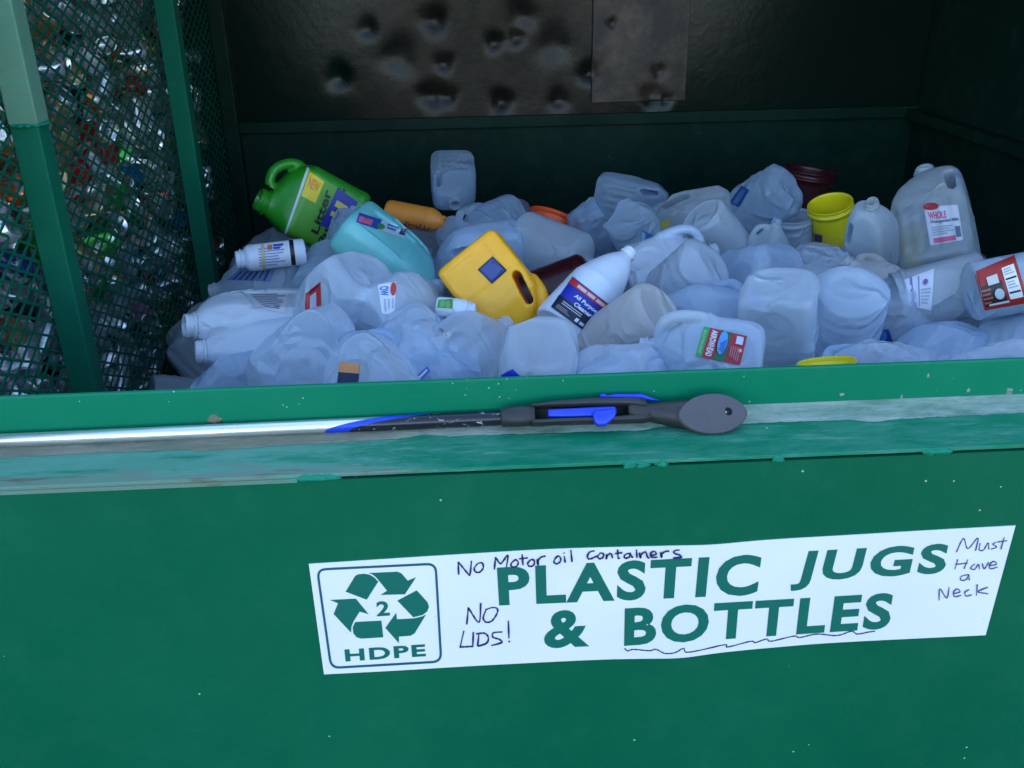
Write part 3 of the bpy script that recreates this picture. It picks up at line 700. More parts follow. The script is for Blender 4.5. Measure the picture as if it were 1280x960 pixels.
grip = wpart('grip', gloft([(786, 513, 11, .0125, 2.6, 0), (800, 515, 12.5, .013, 2.4, 0), (815, 516.5, 11.5, .0135, 2.2, 0), (830, 517.5, 14.5, .015, 2.2, 0), (845, 518.5, 17, .0155, 2.1, 0), (862, 519.5, 20, .0145, 2.1, 0), (880, 520.5, 21, .012, 2.1, .001), (905, 521, 18.5, .009, 2.1, .003), (922, 521, 10, .005, 2.1, .004), (928, 521, 5, .003, 2.1, .004)], 30), 'black_rubber', tl, True)
# butt cap: a lens-shaped plate facing the viewer, with a hole
th = np.linspace(0, 2 * np.pi, 56, endpoint=False); ax = np.abs(np.cos(th))
ox = 44 * np.sign(np.cos(th)) * ax ** .95; oy = 25.5 * np.sign(np.sin(th)) * np.abs(np.sin(th)) ** 1.25
tilt = math.radians(-4); qx = 889 + ox * math.cos(tilt) + oy * math.sin(tilt); qy = 521.5 - (-ox * math.sin(tilt) + oy * math.cos(tilt))
hx, hy_ = 907.5 + 4.8 * np.cos(th), 519.5 - 5.2 * np.sin(th)
zf = lambda x, y: .0245 - ((np.asarray(x) - 889) / 42) ** 2 * .006 - ((np.asarray(y) - 521) / 24) ** 2 * .004
rings = [(889 + (qx - 889) * s, 521.5 + (qy - 521.5) * s, dz) for s, dz in ((.97, -.012), (1.0, -.007), (1.0, -.002), (.965, .0))]
V = []
for rx, ry, dz in rings: V += [G(a, b, float(zf(a, b)) + dz) for a, b in zip(rx, ry)]
V += [G(a, b, float(zf(a, b))) for a, b in zip(hx, hy_)] + [G(a, b, float(zf(a, b)) - .008) for a, b in zip(hx, hy_)]
n56 = 56; F = [(k * n56 + i, k * n56 + (i + 1) % n56, (k + 1) * n56 + (i + 1) % n56, (k + 1) * n56 + i) for k in range(5) for i in range(n56)] + [tuple(5 * n56 + i for i in range(n56))]
cap = wpart('butt_cap', fix_normals(np.array(V), F), 'grey_rubber', grip)
hb = gloft([(903.5, 519.5, 4.9, .0006, 2, .0165), (911.5, 519.5, 4.9, .0006, 2, .0165)]); wpart('hole_plug', hb, 'black_rubber', cap)
wpart('pin', blob(*G(905, 519.5, .0185), .0018, .0018, .0018, 5), 'brushed_aluminium', cap, True)
# ================================================================== JUG PROTOTYPES (local z up the jug, +x the handle side, origin at mid height)
PROTO = {}
def neck_prof(r, h, flange=True, inner=True, ridge=True):
    p = [(r * 1.02, -.004)]
    if flange: p += [(r * 1.02, .001), (r * 1.22, .002), (r * 1.22, .005), (r * 1.02, .006)]
    if ridge:
        for k in (0.35, .62): p += [(r, h * k), (r * 1.07, h * k + .0012), (r * 1.07, h * k + .0024), (r, h * k + .0036)]
    p += [(r, h - .001), (r * .97, h), (r * .86, h), (r * .84, h - .001), (r * .84, -.012)]
    return p
def proto(name, VF, neck=None, handle=None):
    V, F = VF
    zmid = (V[:, 2].min() + V[:, 2].max()) / 2
    V = V.copy(); V[:, 2] -= zmid
    nk = None
    if neck:
        (nx_, ny_, nz_), nr, nh = neck; nz_ -= zmid
        keep = ~((np.hypot(V[:, 0] - nx_, V[:, 1] - ny_) < nr * 1.02) & (V[:, 2] > nz_ - .022)) & ~((np.hypot(V[:, 0] - nx_, V[:, 1] - ny_) < nr * 1.4) & (V[:, 2] > nz_ + .004))
        V, F = drop_faces(V, F, keep); nk = (np.array([nx_, ny_, nz_]), nr, nh)
    hm = None
    if handle is not None: hm = handle(V + np.array([0, 0, zmid]))
    PROTO[name] = dict(V=V, F=F, neck=nk, handle=hm)
def S(*rows): return [r if len(r) == 6 else (r[0], r[1], r[2], r[3], 0, 0) for r in rows]
# gallon milk jug, square with the handle on one corner
milk_secs = S((.004, .030, .030, 3), (.004, .042, .042, 3.2), (.001, .048, .048, 3.4), (.001, .056, .056, 3.4), (.006, .0655, .0655, 3.6), (.018, .0725, .0725, 4), (.030, .0748, .0748, 4.2), (.05, .0755, .0755, 4.2), (.10, .0755, .0755, 4.2),
              (.125, .075, .075, 4), (.145, .071, .071, 3.4), (.165, .0625, .0625, 2.9), (.185, .050, .050, 2.5), (.203, .036, .036, 2.2), (.216, .026, .026, 2), (.226, .021, .021, 2), (.236, .0185, .0185, 2))
hp = [(.015, 0, .210), (.045, 0, .2125), (.070, 0, .202), (.084, 0, .178), (.0865, 0, .148), (.083, 0, .118), (.070, 0, .100)]
proto('milk', voxel_union([loft(milk_secs, 48, math.pi / 4), tube(hp, [.0105, .0115, .0125, .0125, .0135, .015, .016], 14, 1.15)]), ((0, 0, .232), .0185, .018),
      lambda V: (V[:, 0] > .052) & (V[:, 2] > .118) & (V[:, 2] < .225) & (np.abs(V[:, 1]) < .024))
P_ = PROTO['milk']; V_ = P_['V']; zz = V_[:, 2] + .125
for a in (math.pi / 4, 3 * math.pi / 4, 5 * math.pi / 4, 7 * math.pi / 4):
    d_ = np.array([math.cos(a), math.sin(a)]); t_ = np.array([-d_[1], d_[0]])
    s_, f_ = V_[:, :2] @ t_, V_[:, :2] @ d_
    rr = np.hypot(s_, zz - .072); on = (f_ > .055)
    V_[:, :2] -= np.outer(on * (.0032 * (1 - smoothstep(.030, .038, rr)) - .0016 * np.exp(-((rr - .041) / .004) ** 2)), d_)
V_[:, :2] *= (1 + .020 * np.exp(-((zz - .124) / .0035) ** 2) - .014 * np.exp(-((zz - .133) / .004) ** 2))[:, None]
# round ribbed water jug
ws = [(.003, .03, .03, 2, 0, 0), (.000, .044, .044, 2, 0, 0), (.003, .056, .056, 2, 0, 0), (.010, .067, .067, 2.1, 0, 0)]
for z in np.arange(.018, .150, .0055):
    r_ = .0755 - .0022 * (.5 + .5 * math.cos(2 * math.pi * z / .026)) ; ws.append((float(z), r_, r_, 2.4, 0, 0))
ws += [(.160, .072, .072, 2.2, 0, 0), (.182, .062, .062, 2.1, 0, 0), (.205, .044, .044, 2, 0, 0), (.223, .027, .027, 2, 0, 0), (.236, .020, .020, 2, 0, 0), (.246, .0185, .0185, 2, 0, 0)]
hw = [(.015, 0, .222), (.045, 0, .226), (.070, 0, .214), (.081, 0, .188), (.081, 0, .155), (.074, 0, .128), (.060, 0, .112)]
proto('water', voxel_union([loft(ws, 48), tube(hw, [.0105, .0115, .0125, .0125, .013, .014, .015], 14, 1.1)], smooth=3), ((0, 0, .242), .0185, .018),
      lambda V: (V[:, 0] > .052) & (V[:, 2] > .155) & (V[:, 2] < .24) & (np.abs(V[:, 1]) < .022))
# flat sided jug with a slot handle in its upper corner
def capsule(x0, z0, x1, z1, r, ylen=.3, seg=10):
    a, b = np.array([x0, z0]), np.array([x1, z1]); d = b - a; L = np.linalg.norm(d); ang = math.atan2(d[1], d[0]); P = []
    for k in range(seg + 1): t = ang + math.pi / 2 + math.pi * k / seg; P.append(a + r * np.array([math.cos(t), math.sin(t)]))
    for k in range(seg + 1): t = ang - math.pi / 2 + math.pi * k / seg; P.append(b + r * np.array([math.cos(t), math.sin(t)]))
    P = np.array(P); m = len(P)
    V = np.concatenate([np.stack([P[:, 0], np.full(m, -ylen / 2), P[:, 1]], 1), np.stack([P[:, 0], np.full(m, ylen / 2), P[:, 1]], 1)])
    return V, [(i, (i + 1) % m, m + (i + 1) % m, m + i) for i in range(m)] + [tuple(range(m)), tuple(range(2 * m - 1, m - 1, -1))]
ss = S((.006, .045, .040, 4), (0, .056, .052, 5), (.005, .066, .060, 6), (.015, .070, .064, 6), (.03, .0715, .0655, 6), (.140, .0715, .0655, 6)) + \
     [(.165, .0695, .062, 5, .002, 0), (.190, .063, .054, 4, .007, 0), (.212, .052, .042, 3.4, .015, 0), (.226, .040, .031, 3, .020, 0), (.233, .028, .022, 2.6, .020, 0)]
proto('slot', voxel_union([loft(ss, 56), lathe([(.0005, .19), (.020, .19), (.0195, .236), (.0185, .240), (.0005, .240)], 24)], [capsule(.0495, .155, .0475, .196, .0085)]), ((0, 0, .236), .0185, .016),
      lambda V: (V[:, 0] > .050) & (V[:, 2] > .145) & (V[:, 2] < .215))
# detergent jug
ds = [(.006, .05, .03, 3, 0, 0), (0, .07, .042, 3.4, 0, 0), (.006, .086, .054, 3.6, 0, 0), (.02, .093, .059, 3.6, 0, 0), (.09, .095, .060, 3.6, 0, 0), (.15, .093, .058, 3.4, 0, 0), (.19, .084, .053, 3.1, 0, 0),
      (.22, .068, .045, 2.8, -.004, 0), (.243, .048, .036, 2.4, -.014, 0), (.256, .032, .029, 2.1, -.025, 0), (.266, .024, .024, 2, -.03, 0)]
proto('detergent', voxel_union([loft(ds, 56)], [capsule(.060, .098, .046, .186, .0155)]), ((-.03, 0, .262), .0225, .022),
      lambda V: (V[:, 0] > .058) & (V[:, 2] > .085) & (V[:, 2] < .21))
# big litter jug
ls = [(.006, .09, .06, 5, 0, 0), (0, .108, .072, 6, 0, 0), (.006, .119, .082, 6, 0, 0), (.02, .122, .086, 6, 0, 0), (.19, .122, .086, 6, 0, 0), (.205, .120, .084, 5, 0, 0), (.235, .104, .070, 4, -.004, 0), (.262, .080, .052, 3, -.018, 0), (.278, .056, .042, 2.5, -.036, 0), (.29, .040, .038, 2, -.055, 0)]
hl = [(.000, 0, .250), (-.004, 0, .288), (.014, 0, .305), (.052, 0, .304), (.086, 0, .276), (.098, 0, .245), (.09, 0, .21)]
proto('litter', voxel_union([loft(ls, 64), tube(hl, [.014, .015, .016, .016, .017, .018, .018], 16, 1.2)], voxel=.0055), ((-.055, 0, .284), .036, .030),
      lambda V: (V[:, 2] > .275) & (V[:, 0] > -.018) | ((V[:, 0] > .08) & (V[:, 2] > .235)))
# faceted yellow jug with a hollow handle
ys = [(.006, .055, .040, 5, 0, 0), (0, .070, .052, 7, 0, 0), (.006, .082, .062, 8, 0, 0), (.016, .085, .065, 9, 0, 0), (.13, .086, .066, 9, 0, 0), (.165, .082, .062, 7, 0, 0), (.205, .062, .046, 5, -.010, 0), (.232, .040, .032, 3, -.022, 0), (.246, .026, .025, 2.2, -.03, 0)]
proto('faceted', voxel_union([loft(ys, 64), tube([(-.01, 0, .225), (.03, 0, .232), (.062, 0, .215), (.078, 0, .18), (.078, 0, .14)], [.013, .014, .015, .016, .017], 14, 1.2)], [capsule(.060, .125, .047, .185, .0105)], smooth=2), ((-.03, 0, .240), .0225, .020),
      lambda V: (V[:, 0] > .062) & (V[:, 2] > .10) & (V[:, 2] < .22))
# turned bottles: profile (radius, z) of the shell, open at the neck
def turned(name, prof, neck_r, neck_z, nh, seg=40, flange=True):
    P = np.array(prof); Q = spline(P, 4); proto_V, proto_F = lathe([(max(r, .0008), z) for r, z in Q], seg)
    zmid = (proto_V[:, 2].min() + proto_V[:, 2].max()) / 2; proto_V[:, 2] -= zmid
    PROTO[name] = dict(V=proto_V, F=proto_F, neck=(np.array([0, 0, neck_z - zmid]), neck_r, nh) if neck_r else None, handle=None)
turned('cleaner', [(.001, .006), (.05, .004), (.066, .0), (.073, .008), (.0745, .03), (.0745, .10), (.0745, .155), (.071, .172), (.060, .21), (.044, .25), (.028, .278), (.020, .290), (.0185, .298)], .0185, .296, .02)
turned('cylinder', [(.001, .004), (.025, .003), (.033, .0), (.036, .006), (.0365, .03), (.0365, .12), (.0365, .148), (.033, .158), (.027, .164), (.0235, .168), (.023, .172)], .023, .170, .018)
turned('orange', [(.001, .004), (.026, .003), (.034, .0), (.038, .007), (.0385, .03), (.0385, .14), (.037, .155), (.030, .172), (.021, .186), (.0185, .192)], .0175, .190, .012)
turned('small', [(.001, .003), (.018, .002), (.024, .0), (.0265, .005), (.027, .02), (.027, .07), (.026, .078), (.022, .084), (.0195, .087)], .0195, .086, .020)
turned('drum', [(.001, .003), (.05, .003), (.060, .0), (.0705, .008), (.073, .03), (.073, .17), (.072, .182), (.064, .194), (.046, .203), (.028, .207), (.020, .209)], .019, .208, .016)
# wide-mouth tubs: outer wall, rim, inner wall, floor
def tub(name, r0, r1, h, rim=.004, ribs=0, bead=True):
    p = [(.001, .004), (r0 * .8, .003), (r0 * .93, 0), (r0, .006)]
    for k in range(1, 7): p.append((r0 + (r1 - r0) * k / 7, h * .86 * k / 7 + .006))
    p += [(r1, h * .86), (r1 + rim, h * .865), (r1 + rim, h * .90), (r1, h * .905), (r1, h * .97), (r1 + rim * .6, h * .98), (r1 + rim * .6, h), (r1 - .002, h), (r1 - .004, h * .97)]
    for k in range(8): p.append((r1 - .004 - (.0012 * (k % 2) if ribs else 0), h * (.95 - .1 * k)))
    p += [(r0 - .004, .012), (.001, .010)]
    V, F = lathe([(max(a, .0008), b) for a, b in p], 44); V[:, 2] -= h / 2
    PROTO[name] = dict(V=V, F=F, neck=None, handle=None)
tub('tub', .058, .066, .16, ribs=1); tub('wide_tub', .078, .080, .21); tub('jar', .066, .066, .20, .003); tub('bowl', .060, .085, .075, .005)

def rrect(u, v, u0, u1, v0, v1, soft):
    return smoothstep(u0, u0 + soft, u) * (1 - smoothstep(u1 - soft, u1, u)) * smoothstep(v0, v0 + soft, v) * (1 - smoothstep(v1 - soft, v1, v))
V_ = PROTO['detergent']['V']; V_[:, 1] -= np.sign(V_[:, 1]) * (np.abs(V_[:, 1]) > .028) * .0055 * rrect(V_[:, 0], V_[:, 2] + .133, -.072, .030, .035, .165, .007)
V_ = PROTO['faceted']['V']; V_[:, 1] -= np.sign(V_[:, 1]) * (np.abs(V_[:, 1]) > .03) * .0035 * rrect(V_[:, 0], V_[:, 2] + .123, -.068, .050, .018, .105, .006)
V_ = PROTO['slot']['V']; zz = V_[:, 2] + .120; fl = rrect(np.zeros(len(V_)), zz, -1, 1, .018, .135, .012)
V_[:, 1] += np.sign(V_[:, 1]) * (np.abs(V_[:, 1]) > .045) * .0016 * fl * np.cos(V_[:, 0] * 2 * np.pi / .024); V_[:, 0] += np.sign(V_[:, 0]) * (np.abs(V_[:, 0]) > .050) * .0016 * fl * np.cos(V_[:, 1] * 2 * np.pi / .024)
V_ = PROTO['litter']['V']; zz = V_[:, 2] + .152; V_[:, :2] *= (1 - .018 * rrect(np.zeros(len(V_)), zz, -1, 1, .022, .188, .006))[:, None]
def crumple(V, seed, amount, neck=None, dents=None):
    if amount <= 0: return V.copy()
    r_ = np.random.default_rng(seed); V = V.copy(); w = np.ones(len(V))
    if neck is not None: w = smoothstep(.030, .085, np.linalg.norm(V - neck[0], axis=1))
    for _ in range(int(r_.integers(2, 4) + round(3 * amount)) if dents is None else dents):
        d = r_.normal(size=3); d[2] *= .55; d /= np.linalg.norm(d)
        s = (V @ d).max(); t = s * (1 - r_.uniform(.10, .34) * amount)
        ex = np.maximum(V @ d - t, 0); V -= np.outer(ex * w * r_.uniform(1.0, 1.35), d)
    k1, k2 = r_.normal(size=(2, 3)) * 22; ph = r_.uniform(0, 6.28, 3)
    V += (w * amount)[:, None] * .0030 * np.sin(V @ np.stack([k1, k2, k1 - k2], 1) + ph)
    k3, k4 = r_.normal(size=(2, 3)) * 60
    V += (w * amount)[:, None] * .0011 * np.sin(V @ np.stack([k3, k4, k3 + k4], 1) + ph[::-1])
    if amount > .15:                         # folded creases: sharp-ridged waves pushed in and out from the axis
        rad = V * np.array([1, 1, .25]); rad /= np.linalg.norm(rad, axis=1)[:, None] + 1e-6
        for fr in (11, 19):
            k5 = r_.normal(size=3); k5 *= fr / np.linalg.norm(k5); t5 = V @ k5 + .35 * np.sin(V @ (r_.normal(size=3) * 14)) + r_.uniform(0, 1)
            tri = np.abs(2 * (t5 - np.floor(t5 + .5))); gate = smoothstep(-.1, .8, np.sin(V @ (r_.normal(size=3) * 17) + r_.uniform(0, 6.28)))
            V += rad * (w * amount * gate * (tri - .5) * (.0075 if fr < 15 else .0036))[:, None]
    tw = r_.normal() * .5 * amount; a = tw * V[:, 2]; c, s = np.cos(a), np.sin(a)
    V[:, :2] = np.stack([c * V[:, 0] - s * V[:, 1], s * V[:, 0] + c * V[:, 1]], 1)
    return V
# ------------------------------------------------------------------ placing: the pile's surface is a gently rising plane
PZ0, PZ1 = -.20, .05
def pile_point(u, v, dd):
    d = rays([(u, v)])[0]
    t = (PZ0 + PZ1 * CAM[1] - CAM[2]) / (d[2] - PZ1 * d[1])
    if t <= 0: t = 99
    t = min(t, (YB - .14 - CAM[1]) / d[1])
    L = np.linalg.norm(d); return CAM + d / L * (t * L + dd)
def view_dir(p, ang, tilt):
    """direction given as seen in the picture: ang from the right, counter-clockwise; tilt towards the viewer"""
    n = CAM - p; n /= np.linalg.norm(n); rt = np.cross(FW, UP); rt = RT - n * (RT @ n); rt /= np.linalg.norm(rt); up = np.cross(n, rt)
    a, t = math.radians(ang), math.radians(tilt)
    return math.cos(t) * (math.cos(a) * rt + math.sin(a) * up) + math.sin(t) * n
JUGS = []
def jug(kind, u, v, axis, hdl, label, cat, name, mat, dd=0., size=1., amount=.5, seed=None, neck_mat=None, group=None, dents=None, stretch=(1, 1, 1), lid=None):
    P = PROTO[kind]; seed = seed if seed is not None else len(JUGS) * 7 + 3
    V = crumple(P['V'], seed, amount, P['neck'], dents) * np.array(stretch)
    p = pile_point(u, v, dd)
    z = view_dir(p, *axis); h = view_dir(p, *hdl); x = h - z * (h @ z); x /= np.linalg.norm(x); y = np.cross(z, x)
    mw = Matrix(((x[0] * size, y[0] * size, z[0] * size, p[0]), (x[1] * size, y[1] * size, z[1] * size, p[1]), (x[2] * size, y[2] * size, z[2] * size, p[2]), (0, 0, 0, 1)))
    r = bpy.data.objects.new(name, None); COL.objects.link(r); r.empty_display_size = .03; r.matrix_world = mw
    tag(r, label, cat, group)
    F = P['F']; N = vnormals(V, F)
    me_parts = [('body', F)]
    if P['handle'] is not None:
        hm = P['handle']; fh = [f for f in F if all(hm[i] for i in f)]; fb = [f for f in F if not all(hm[i] for i in f)]
        me_parts = [('body', fb), ('handle', fh)]
    for nm, fs in me_parts:
        if not fs: continue
        used = np.zeros(len(V), bool); used[np.fromiter((i for f in fs for i in f), int)] = True; idx = np.cumsum(used) - 1
        o = link(nm, make_mesh(nm, V[used], [tuple(idx[i] for i in f) for f in fs], mat, True, N[used]), r)
        if nm == 'body': body = o
    if P['neck'] is not None:
        c, nr, nh = P['neck']; nv, nf = lathe(neck_prof(nr, nh), 26); link('neck', make_mesh('neck', (nv + c) * np.array(stretch), nf, neck_mat or mat, True), r)
        if lid: lv, lf = lathe([(nr * 1.18, .004), (nr * 1.2, nh * .6), (nr * 1.16, nh + .003), (nr * .9, nh + .004), (.0006, nh + .004)], 26); link('lid', make_mesh('lid', (lv + c) * np.array(stretch), lf, lid, True), r)
    A3 = np.array(mw.to_3x3()); W = V @ A3.T + p
    J = dict(root=r, body=body, W=W, F=F, inv=mw.inverted(), bvh=None, size=size)
    JUGS.append(J); return J
def project(J, px, off):
    """drop picture points onto the jug's own surface; returns local points and a hit mask"""
    if J['bvh'] is None: J['bvh'] = BVHTree.FromPolygons([Vector(w_) for w_ in J['W']], J['F'])
    D = rays(px); out_, ok, dep = [], [], []
    for d in D:
        dn = Vector(d).normalized(); hit = J['bvh'].ray_cast(Vector(CAM), dn)
        if hit[0] is None: out_.append((0, 0, 0)); ok.append(False); dep.append(0); continue
        nrm = hit[1]
        if nrm.dot(dn) > 0: nrm = -nrm
        q = hit[0] + nrm * off * .6 - dn * off * .6; out_.append(tuple(J['inv'] @ q)); ok.append(-nrm.dot(dn) > .10); dep.append(hit[3])
    return np.array(out_), np.array(ok), np.array(dep)
def put(J, name, uvV, F, quad, mat, off, parent):
    V, ok, dep = project(J, bil(quad, uvV), off)
    F = [f for f in F if all(ok[i] for i in f) and max(dep[i] for i in f) - min(dep[i] for i in f) < .03]
    if not F: return None
    used = np.zeros(len(V), bool); used[[i for f in F for i in f]] = True; idx = np.cumsum(used) - 1
    return link(name, make_mesh(name, V[used], [tuple(idx[i] for i in f) for f in F], mat, True), parent)
def rect_uv(u0, v0, u1, v1, quad, step=2.2):
    q = np.asarray(quad, float); w_ = np.linalg.norm(q[1] - q[0]) * (u1 - u0); h_ = np.linalg.norm(q[3] - q[0]) * (v1 - v0)
    nx_, ny_ = max(2, int(w_ / step) + 2), max(2, int(h_ / step) + 2)
    X, Y = np.meshgrid(np.linspace(u0, u1, nx_), np.linspace(v0, v1, ny_)); V = np.stack([X.ravel(), Y.ravel()], 1)
    return V, [(k * nx_ + i, k * nx_ + i + 1, (k + 1) * nx_ + i + 1, (k + 1) * nx_ + i) for k in range(ny_ - 1) for i in range(nx_ - 1)]
COLN = {}
def colmat(c, rough=.42):
    k = 'print_%02x%02x%02x' % tuple(int(x * 255) for x in c)
    return flat(k, c, rough)
def sticker(J, quad, base, items=(), name='label'):
    """a printed label: base sheet (part) with panels, lettering and small print as sub-parts"""
    lab = put(J, name, *rect_uv(0, 0, 1, 1, quad), quad, colmat(base), .0012, J['root'])
    if lab is None: return None
    z = .0016
    for it in items:
        k = it[0]
        if k == 'rect': V, F = rect_uv(*it[1:5], quad); nm = 'panel'
        elif k == 'oval':
            u0, v0, u1, v1 = it[1:5]; th_ = np.linspace(0, 2 * np.pi, 20, endpoint=False)
            V = np.stack([(u0 + u1) / 2 + (u1 - u0) / 2 * np.cos(th_), (v0 + v1) / 2 + (v1 - v0) / 2 * np.sin(th_)], 1); V = np.vstack([V, [((u0 + u1) / 2, (v0 + v1) / 2)]])
            F = [(i, (i + 1) % 20, 20) for i in range(20)]; nm = 'emblem'
        elif k == 'poly':
            V = np.array(it[1], float); F = [tuple(range(len(V)))]; nm = 'picture'
        elif k == 'script':
            u0, v0, u1, v1 = it[1:5]; t_ = np.linspace(0, 1, 60); sq = np.array([60., 22.])
            P2 = np.stack([u0 + (u1 - u0) * (t_ + .035 * np.sin(t_ * 44)), (v0 + v1) / 2 + (v1 - v0) * .38 * np.sin(t_ * 38) * (.6 + .4 * np.cos(t_ * 9))], 1) * sq
            V, F = ribbon(P2, 2.6, 1); V = V / sq; nm = 'lettering'
        elif k == 'text':
            V, F = text_uv(it[1], it[7] if len(it) > 7 else .02); u0, v0, u1, v1 = it[2:6]; V = V * np.array([u1 - u0, v1 - v0]) + np.array([u0, v0]); nm = 'lettering'
        elif k == 'lines':
            u0, v0, u1, v1, cnt = it[1:6]; VF = []; r_ = np.random.default_rng(cnt)
            for i in range(cnt):
                y0 = v0 + (v1 - v0) * i / cnt; VF.append(rect_uv(u0, y0, u0 + (u1 - u0) * r_.uniform(.65, 1), y0 + (v1 - v0) / cnt * .45, quad, 4))
            V, F = join(*VF); nm = 'small_print'
        c = it[6] if k in ('text', 'lines') else it[2] if k == 'poly' else it[5]
        put(J, nm, V, F, quad, colmat(c), z + (.0014 if k in ('oval', 'poly') else .0004 if k == 'text' else 0), lab); z += .0003
    return lab
# ================================================================== THE PILE
WHITE, NAVY, RED, BLUE, SKYB, DGREEN, PINK, BLACK, YEL = (.78, .80, .82), (.012, .02, .12), (.55, .03, .03), (.02, .07, .48), (.10, .36, .75), (.01, .14, .05), (.75, .14, .26), (.012, .012, .018), (.85, .62, .02)
GRP = 'translucent jugs in the pile'
def tj(kind, u, v, axis, hdl, label, mat='milky', cat='jug', name=None, **k):
    return jug(kind, u, v, axis, hdl, label, cat, name or {'milk': 'milk_jug', 'water': 'water_jug', 'slot': 'milk_jug', 'drum': 'round_jug'}[kind], mat, group=GRP, **{**k, 'size': k.get('size', 1.) * .95})
# ---- left side
J = jug('litter', 385, 256, (152, 16), (64, -4), 'big green litter jug with yellow corner sticker in the back left corner', 'jug', 'litter_jug', 'litter_green', dd=-0.40, size=0.80, amount=.12, seed=4)
sticker(J, [(384, 209), (470, 268), (430, 320), (352, 302)], (.10, .36, .03), [
    ('rect', .0, .0, .035, 1., (.62, .72, .70)), ('rect', .05, .03, .26, .36, YEL), ('text', 'NEW', .08, .08, .23, .22, (.75, .25, .02), .03),
    ('rect', .44, .0, .74, .62, (.012, .03, .30)), ('rect', .5, .16, .66, .26, (.6, .5, .1)), ('rect', .5, .34, .62, .42, (.6, .5, .1)), ('rect', .76, .10, .98, .7, (.32, .30, .12)), ('oval', .80, .25, .92, .5, (.10, .05, .03))])
sticker(J, [(387, 292), (405, 234), (430, 243), (408, 303)], (.10, .36, .03), [('text', 'Litter', .05, .02, .98, .44, BLACK, .03), ('text', 'Purrfect', -.1, .54, 1.1, .99, BLACK, .03)])
J = jug('cylinder', 342, 319, (187, 4), (90, 30), 'small white bottle with black band lying below the green litter jug', 'bottle', 'bottle', 'white_plastic', dd=-0.34, amount=.05, size=0.80)
sticker(J, [(318, 307), (372, 301), (376, 333), (320, 338)], (.70, .73, .80), [('rect', .80, -.05, .90, 1.05, BLACK), ('lines', .08, .15, .70, .9, 7, (.25, .28, .5)), ('rect', .30, .05, .40, .24, (.45, .20, .06)), ('rect', .43, .05, .66, .13, (.03, .05, .4)), ('rect', .43, .16, .58, .24, (.03, .05, .4)), ('rect', .16, 0, .22, 1, (.55, .45, .2))])
J = tj('milk', 325, 356, (188, -10), (110, -60), 'milky jug with dark blue label under the black banded bottle', 'milky_dull', dd=-0.06, size=0.92)
sticker(J, [(284, 350), (300, 336), (345, 335), (338, 352)], (.10, .18, .38), [('lines', .05, .1, .95, .95, 6, (.02, .03, .12))])
J = jug('detergent', 322, 402, (180, 16), (90, -75), 'large opaque white jug with round neck pointing at the mesh', 'jug', 'detergent_jug', 'white_soft', dd=-0.22, size=0.95, amount=0.15, seed=5)
sticker(J, [(306, 367), (362, 364), (356, 392), (330, 386)], (.62, .64, .66), [('lines', .08, .1, .92, .9, 8, (.12, .13, .2))])
jug('detergent', 335, 440, (184, 8), (270, -70), 'second opaque white jug with narrow neck below the large white one', 'jug', 'detergent_jug', 'white_soft', dd=-0.10, amount=0.20, size=0.88, seed=15)
J = tj('milk', 424, 400, (-120, -30), (60, -40), 'big cloudy jug with small square red label at the left of the pile', dd=-0.26, size=1.08, amount=0.60, seed=33)
sticker(J, [(382, 367), (401, 352), (402, 386), (381, 401)], RED, [('rect', .32, .24, .72, .86, (.45, .52, .66)), ('rect', .1, .05, .9, .12, BLACK)])
tj('milk', 372, 462, (215, -25), (120, -50), 'flattened cloudy jug against the front lip below the red labelled jug', dd=-0.22, size=1.00, amount=0.90, seed=8)
tj('milk', 300, 484, (200, 10), (60, -50), 'cloudy jug corner showing at the lip next to the mesh', dd=-0.03, amount=0.80, seed=91, size=0.85)
tj('water', 413, 338, (60, -42), (180, -40), 'rounded cloudy jug between the white bottle and the aqua jug', 'milky_thin', dd=-0.14, size=0.88, amount=0.60, seed=12)
tj('slot', 432, 290, (70, -20), (150, -30), 'thin grey cloudy jug leaning on the green litter jug', 'milky_thin', dd=-0.26, size=0.55, amount=0.80, seed=22)
J = jug('detergent', 489, 319, (-38, 4), (50, -62), 'pale aqua detergent jug with blue and pink label on its upper edge', 'jug', 'detergent_jug', 'teal_plastic', dd=-0.28, amount=0.25, size=0.92, seed=41)
sticker(J, [(449, 266), (512, 286), (505, 298), (445, 278)], (.55, .68, .75), [('rect', 0, 0, .45, 1, (.03, .08, .40)), ('rect', .03, .3, .30, .85, PINK), ('oval', .40, .4, .56, .95, (.05, .25, .08)), ('rect', .58, .18, .82, .36, (.05, .2, .4)), ('rect', .60, .48, .78, .66, (.05, .2, .4)), ('rect', .86, .1, .98, .8, (.03, .05, .12))])
J = jug('orange', 519, 271, (-11, 22), (60, 30), 'orange bottle with script lettering lying at the back', 'bottle', 'bottle', 'orange_plastic', dd=-0.24, size=0.82, amount=0.12, seed=2)
sticker(J, [(505, 274), (540, 280), (537, 292), (503, 284)], (.80, .27, .04), [('script', .03, .05, .97, .95, (.30, .03, .06))])
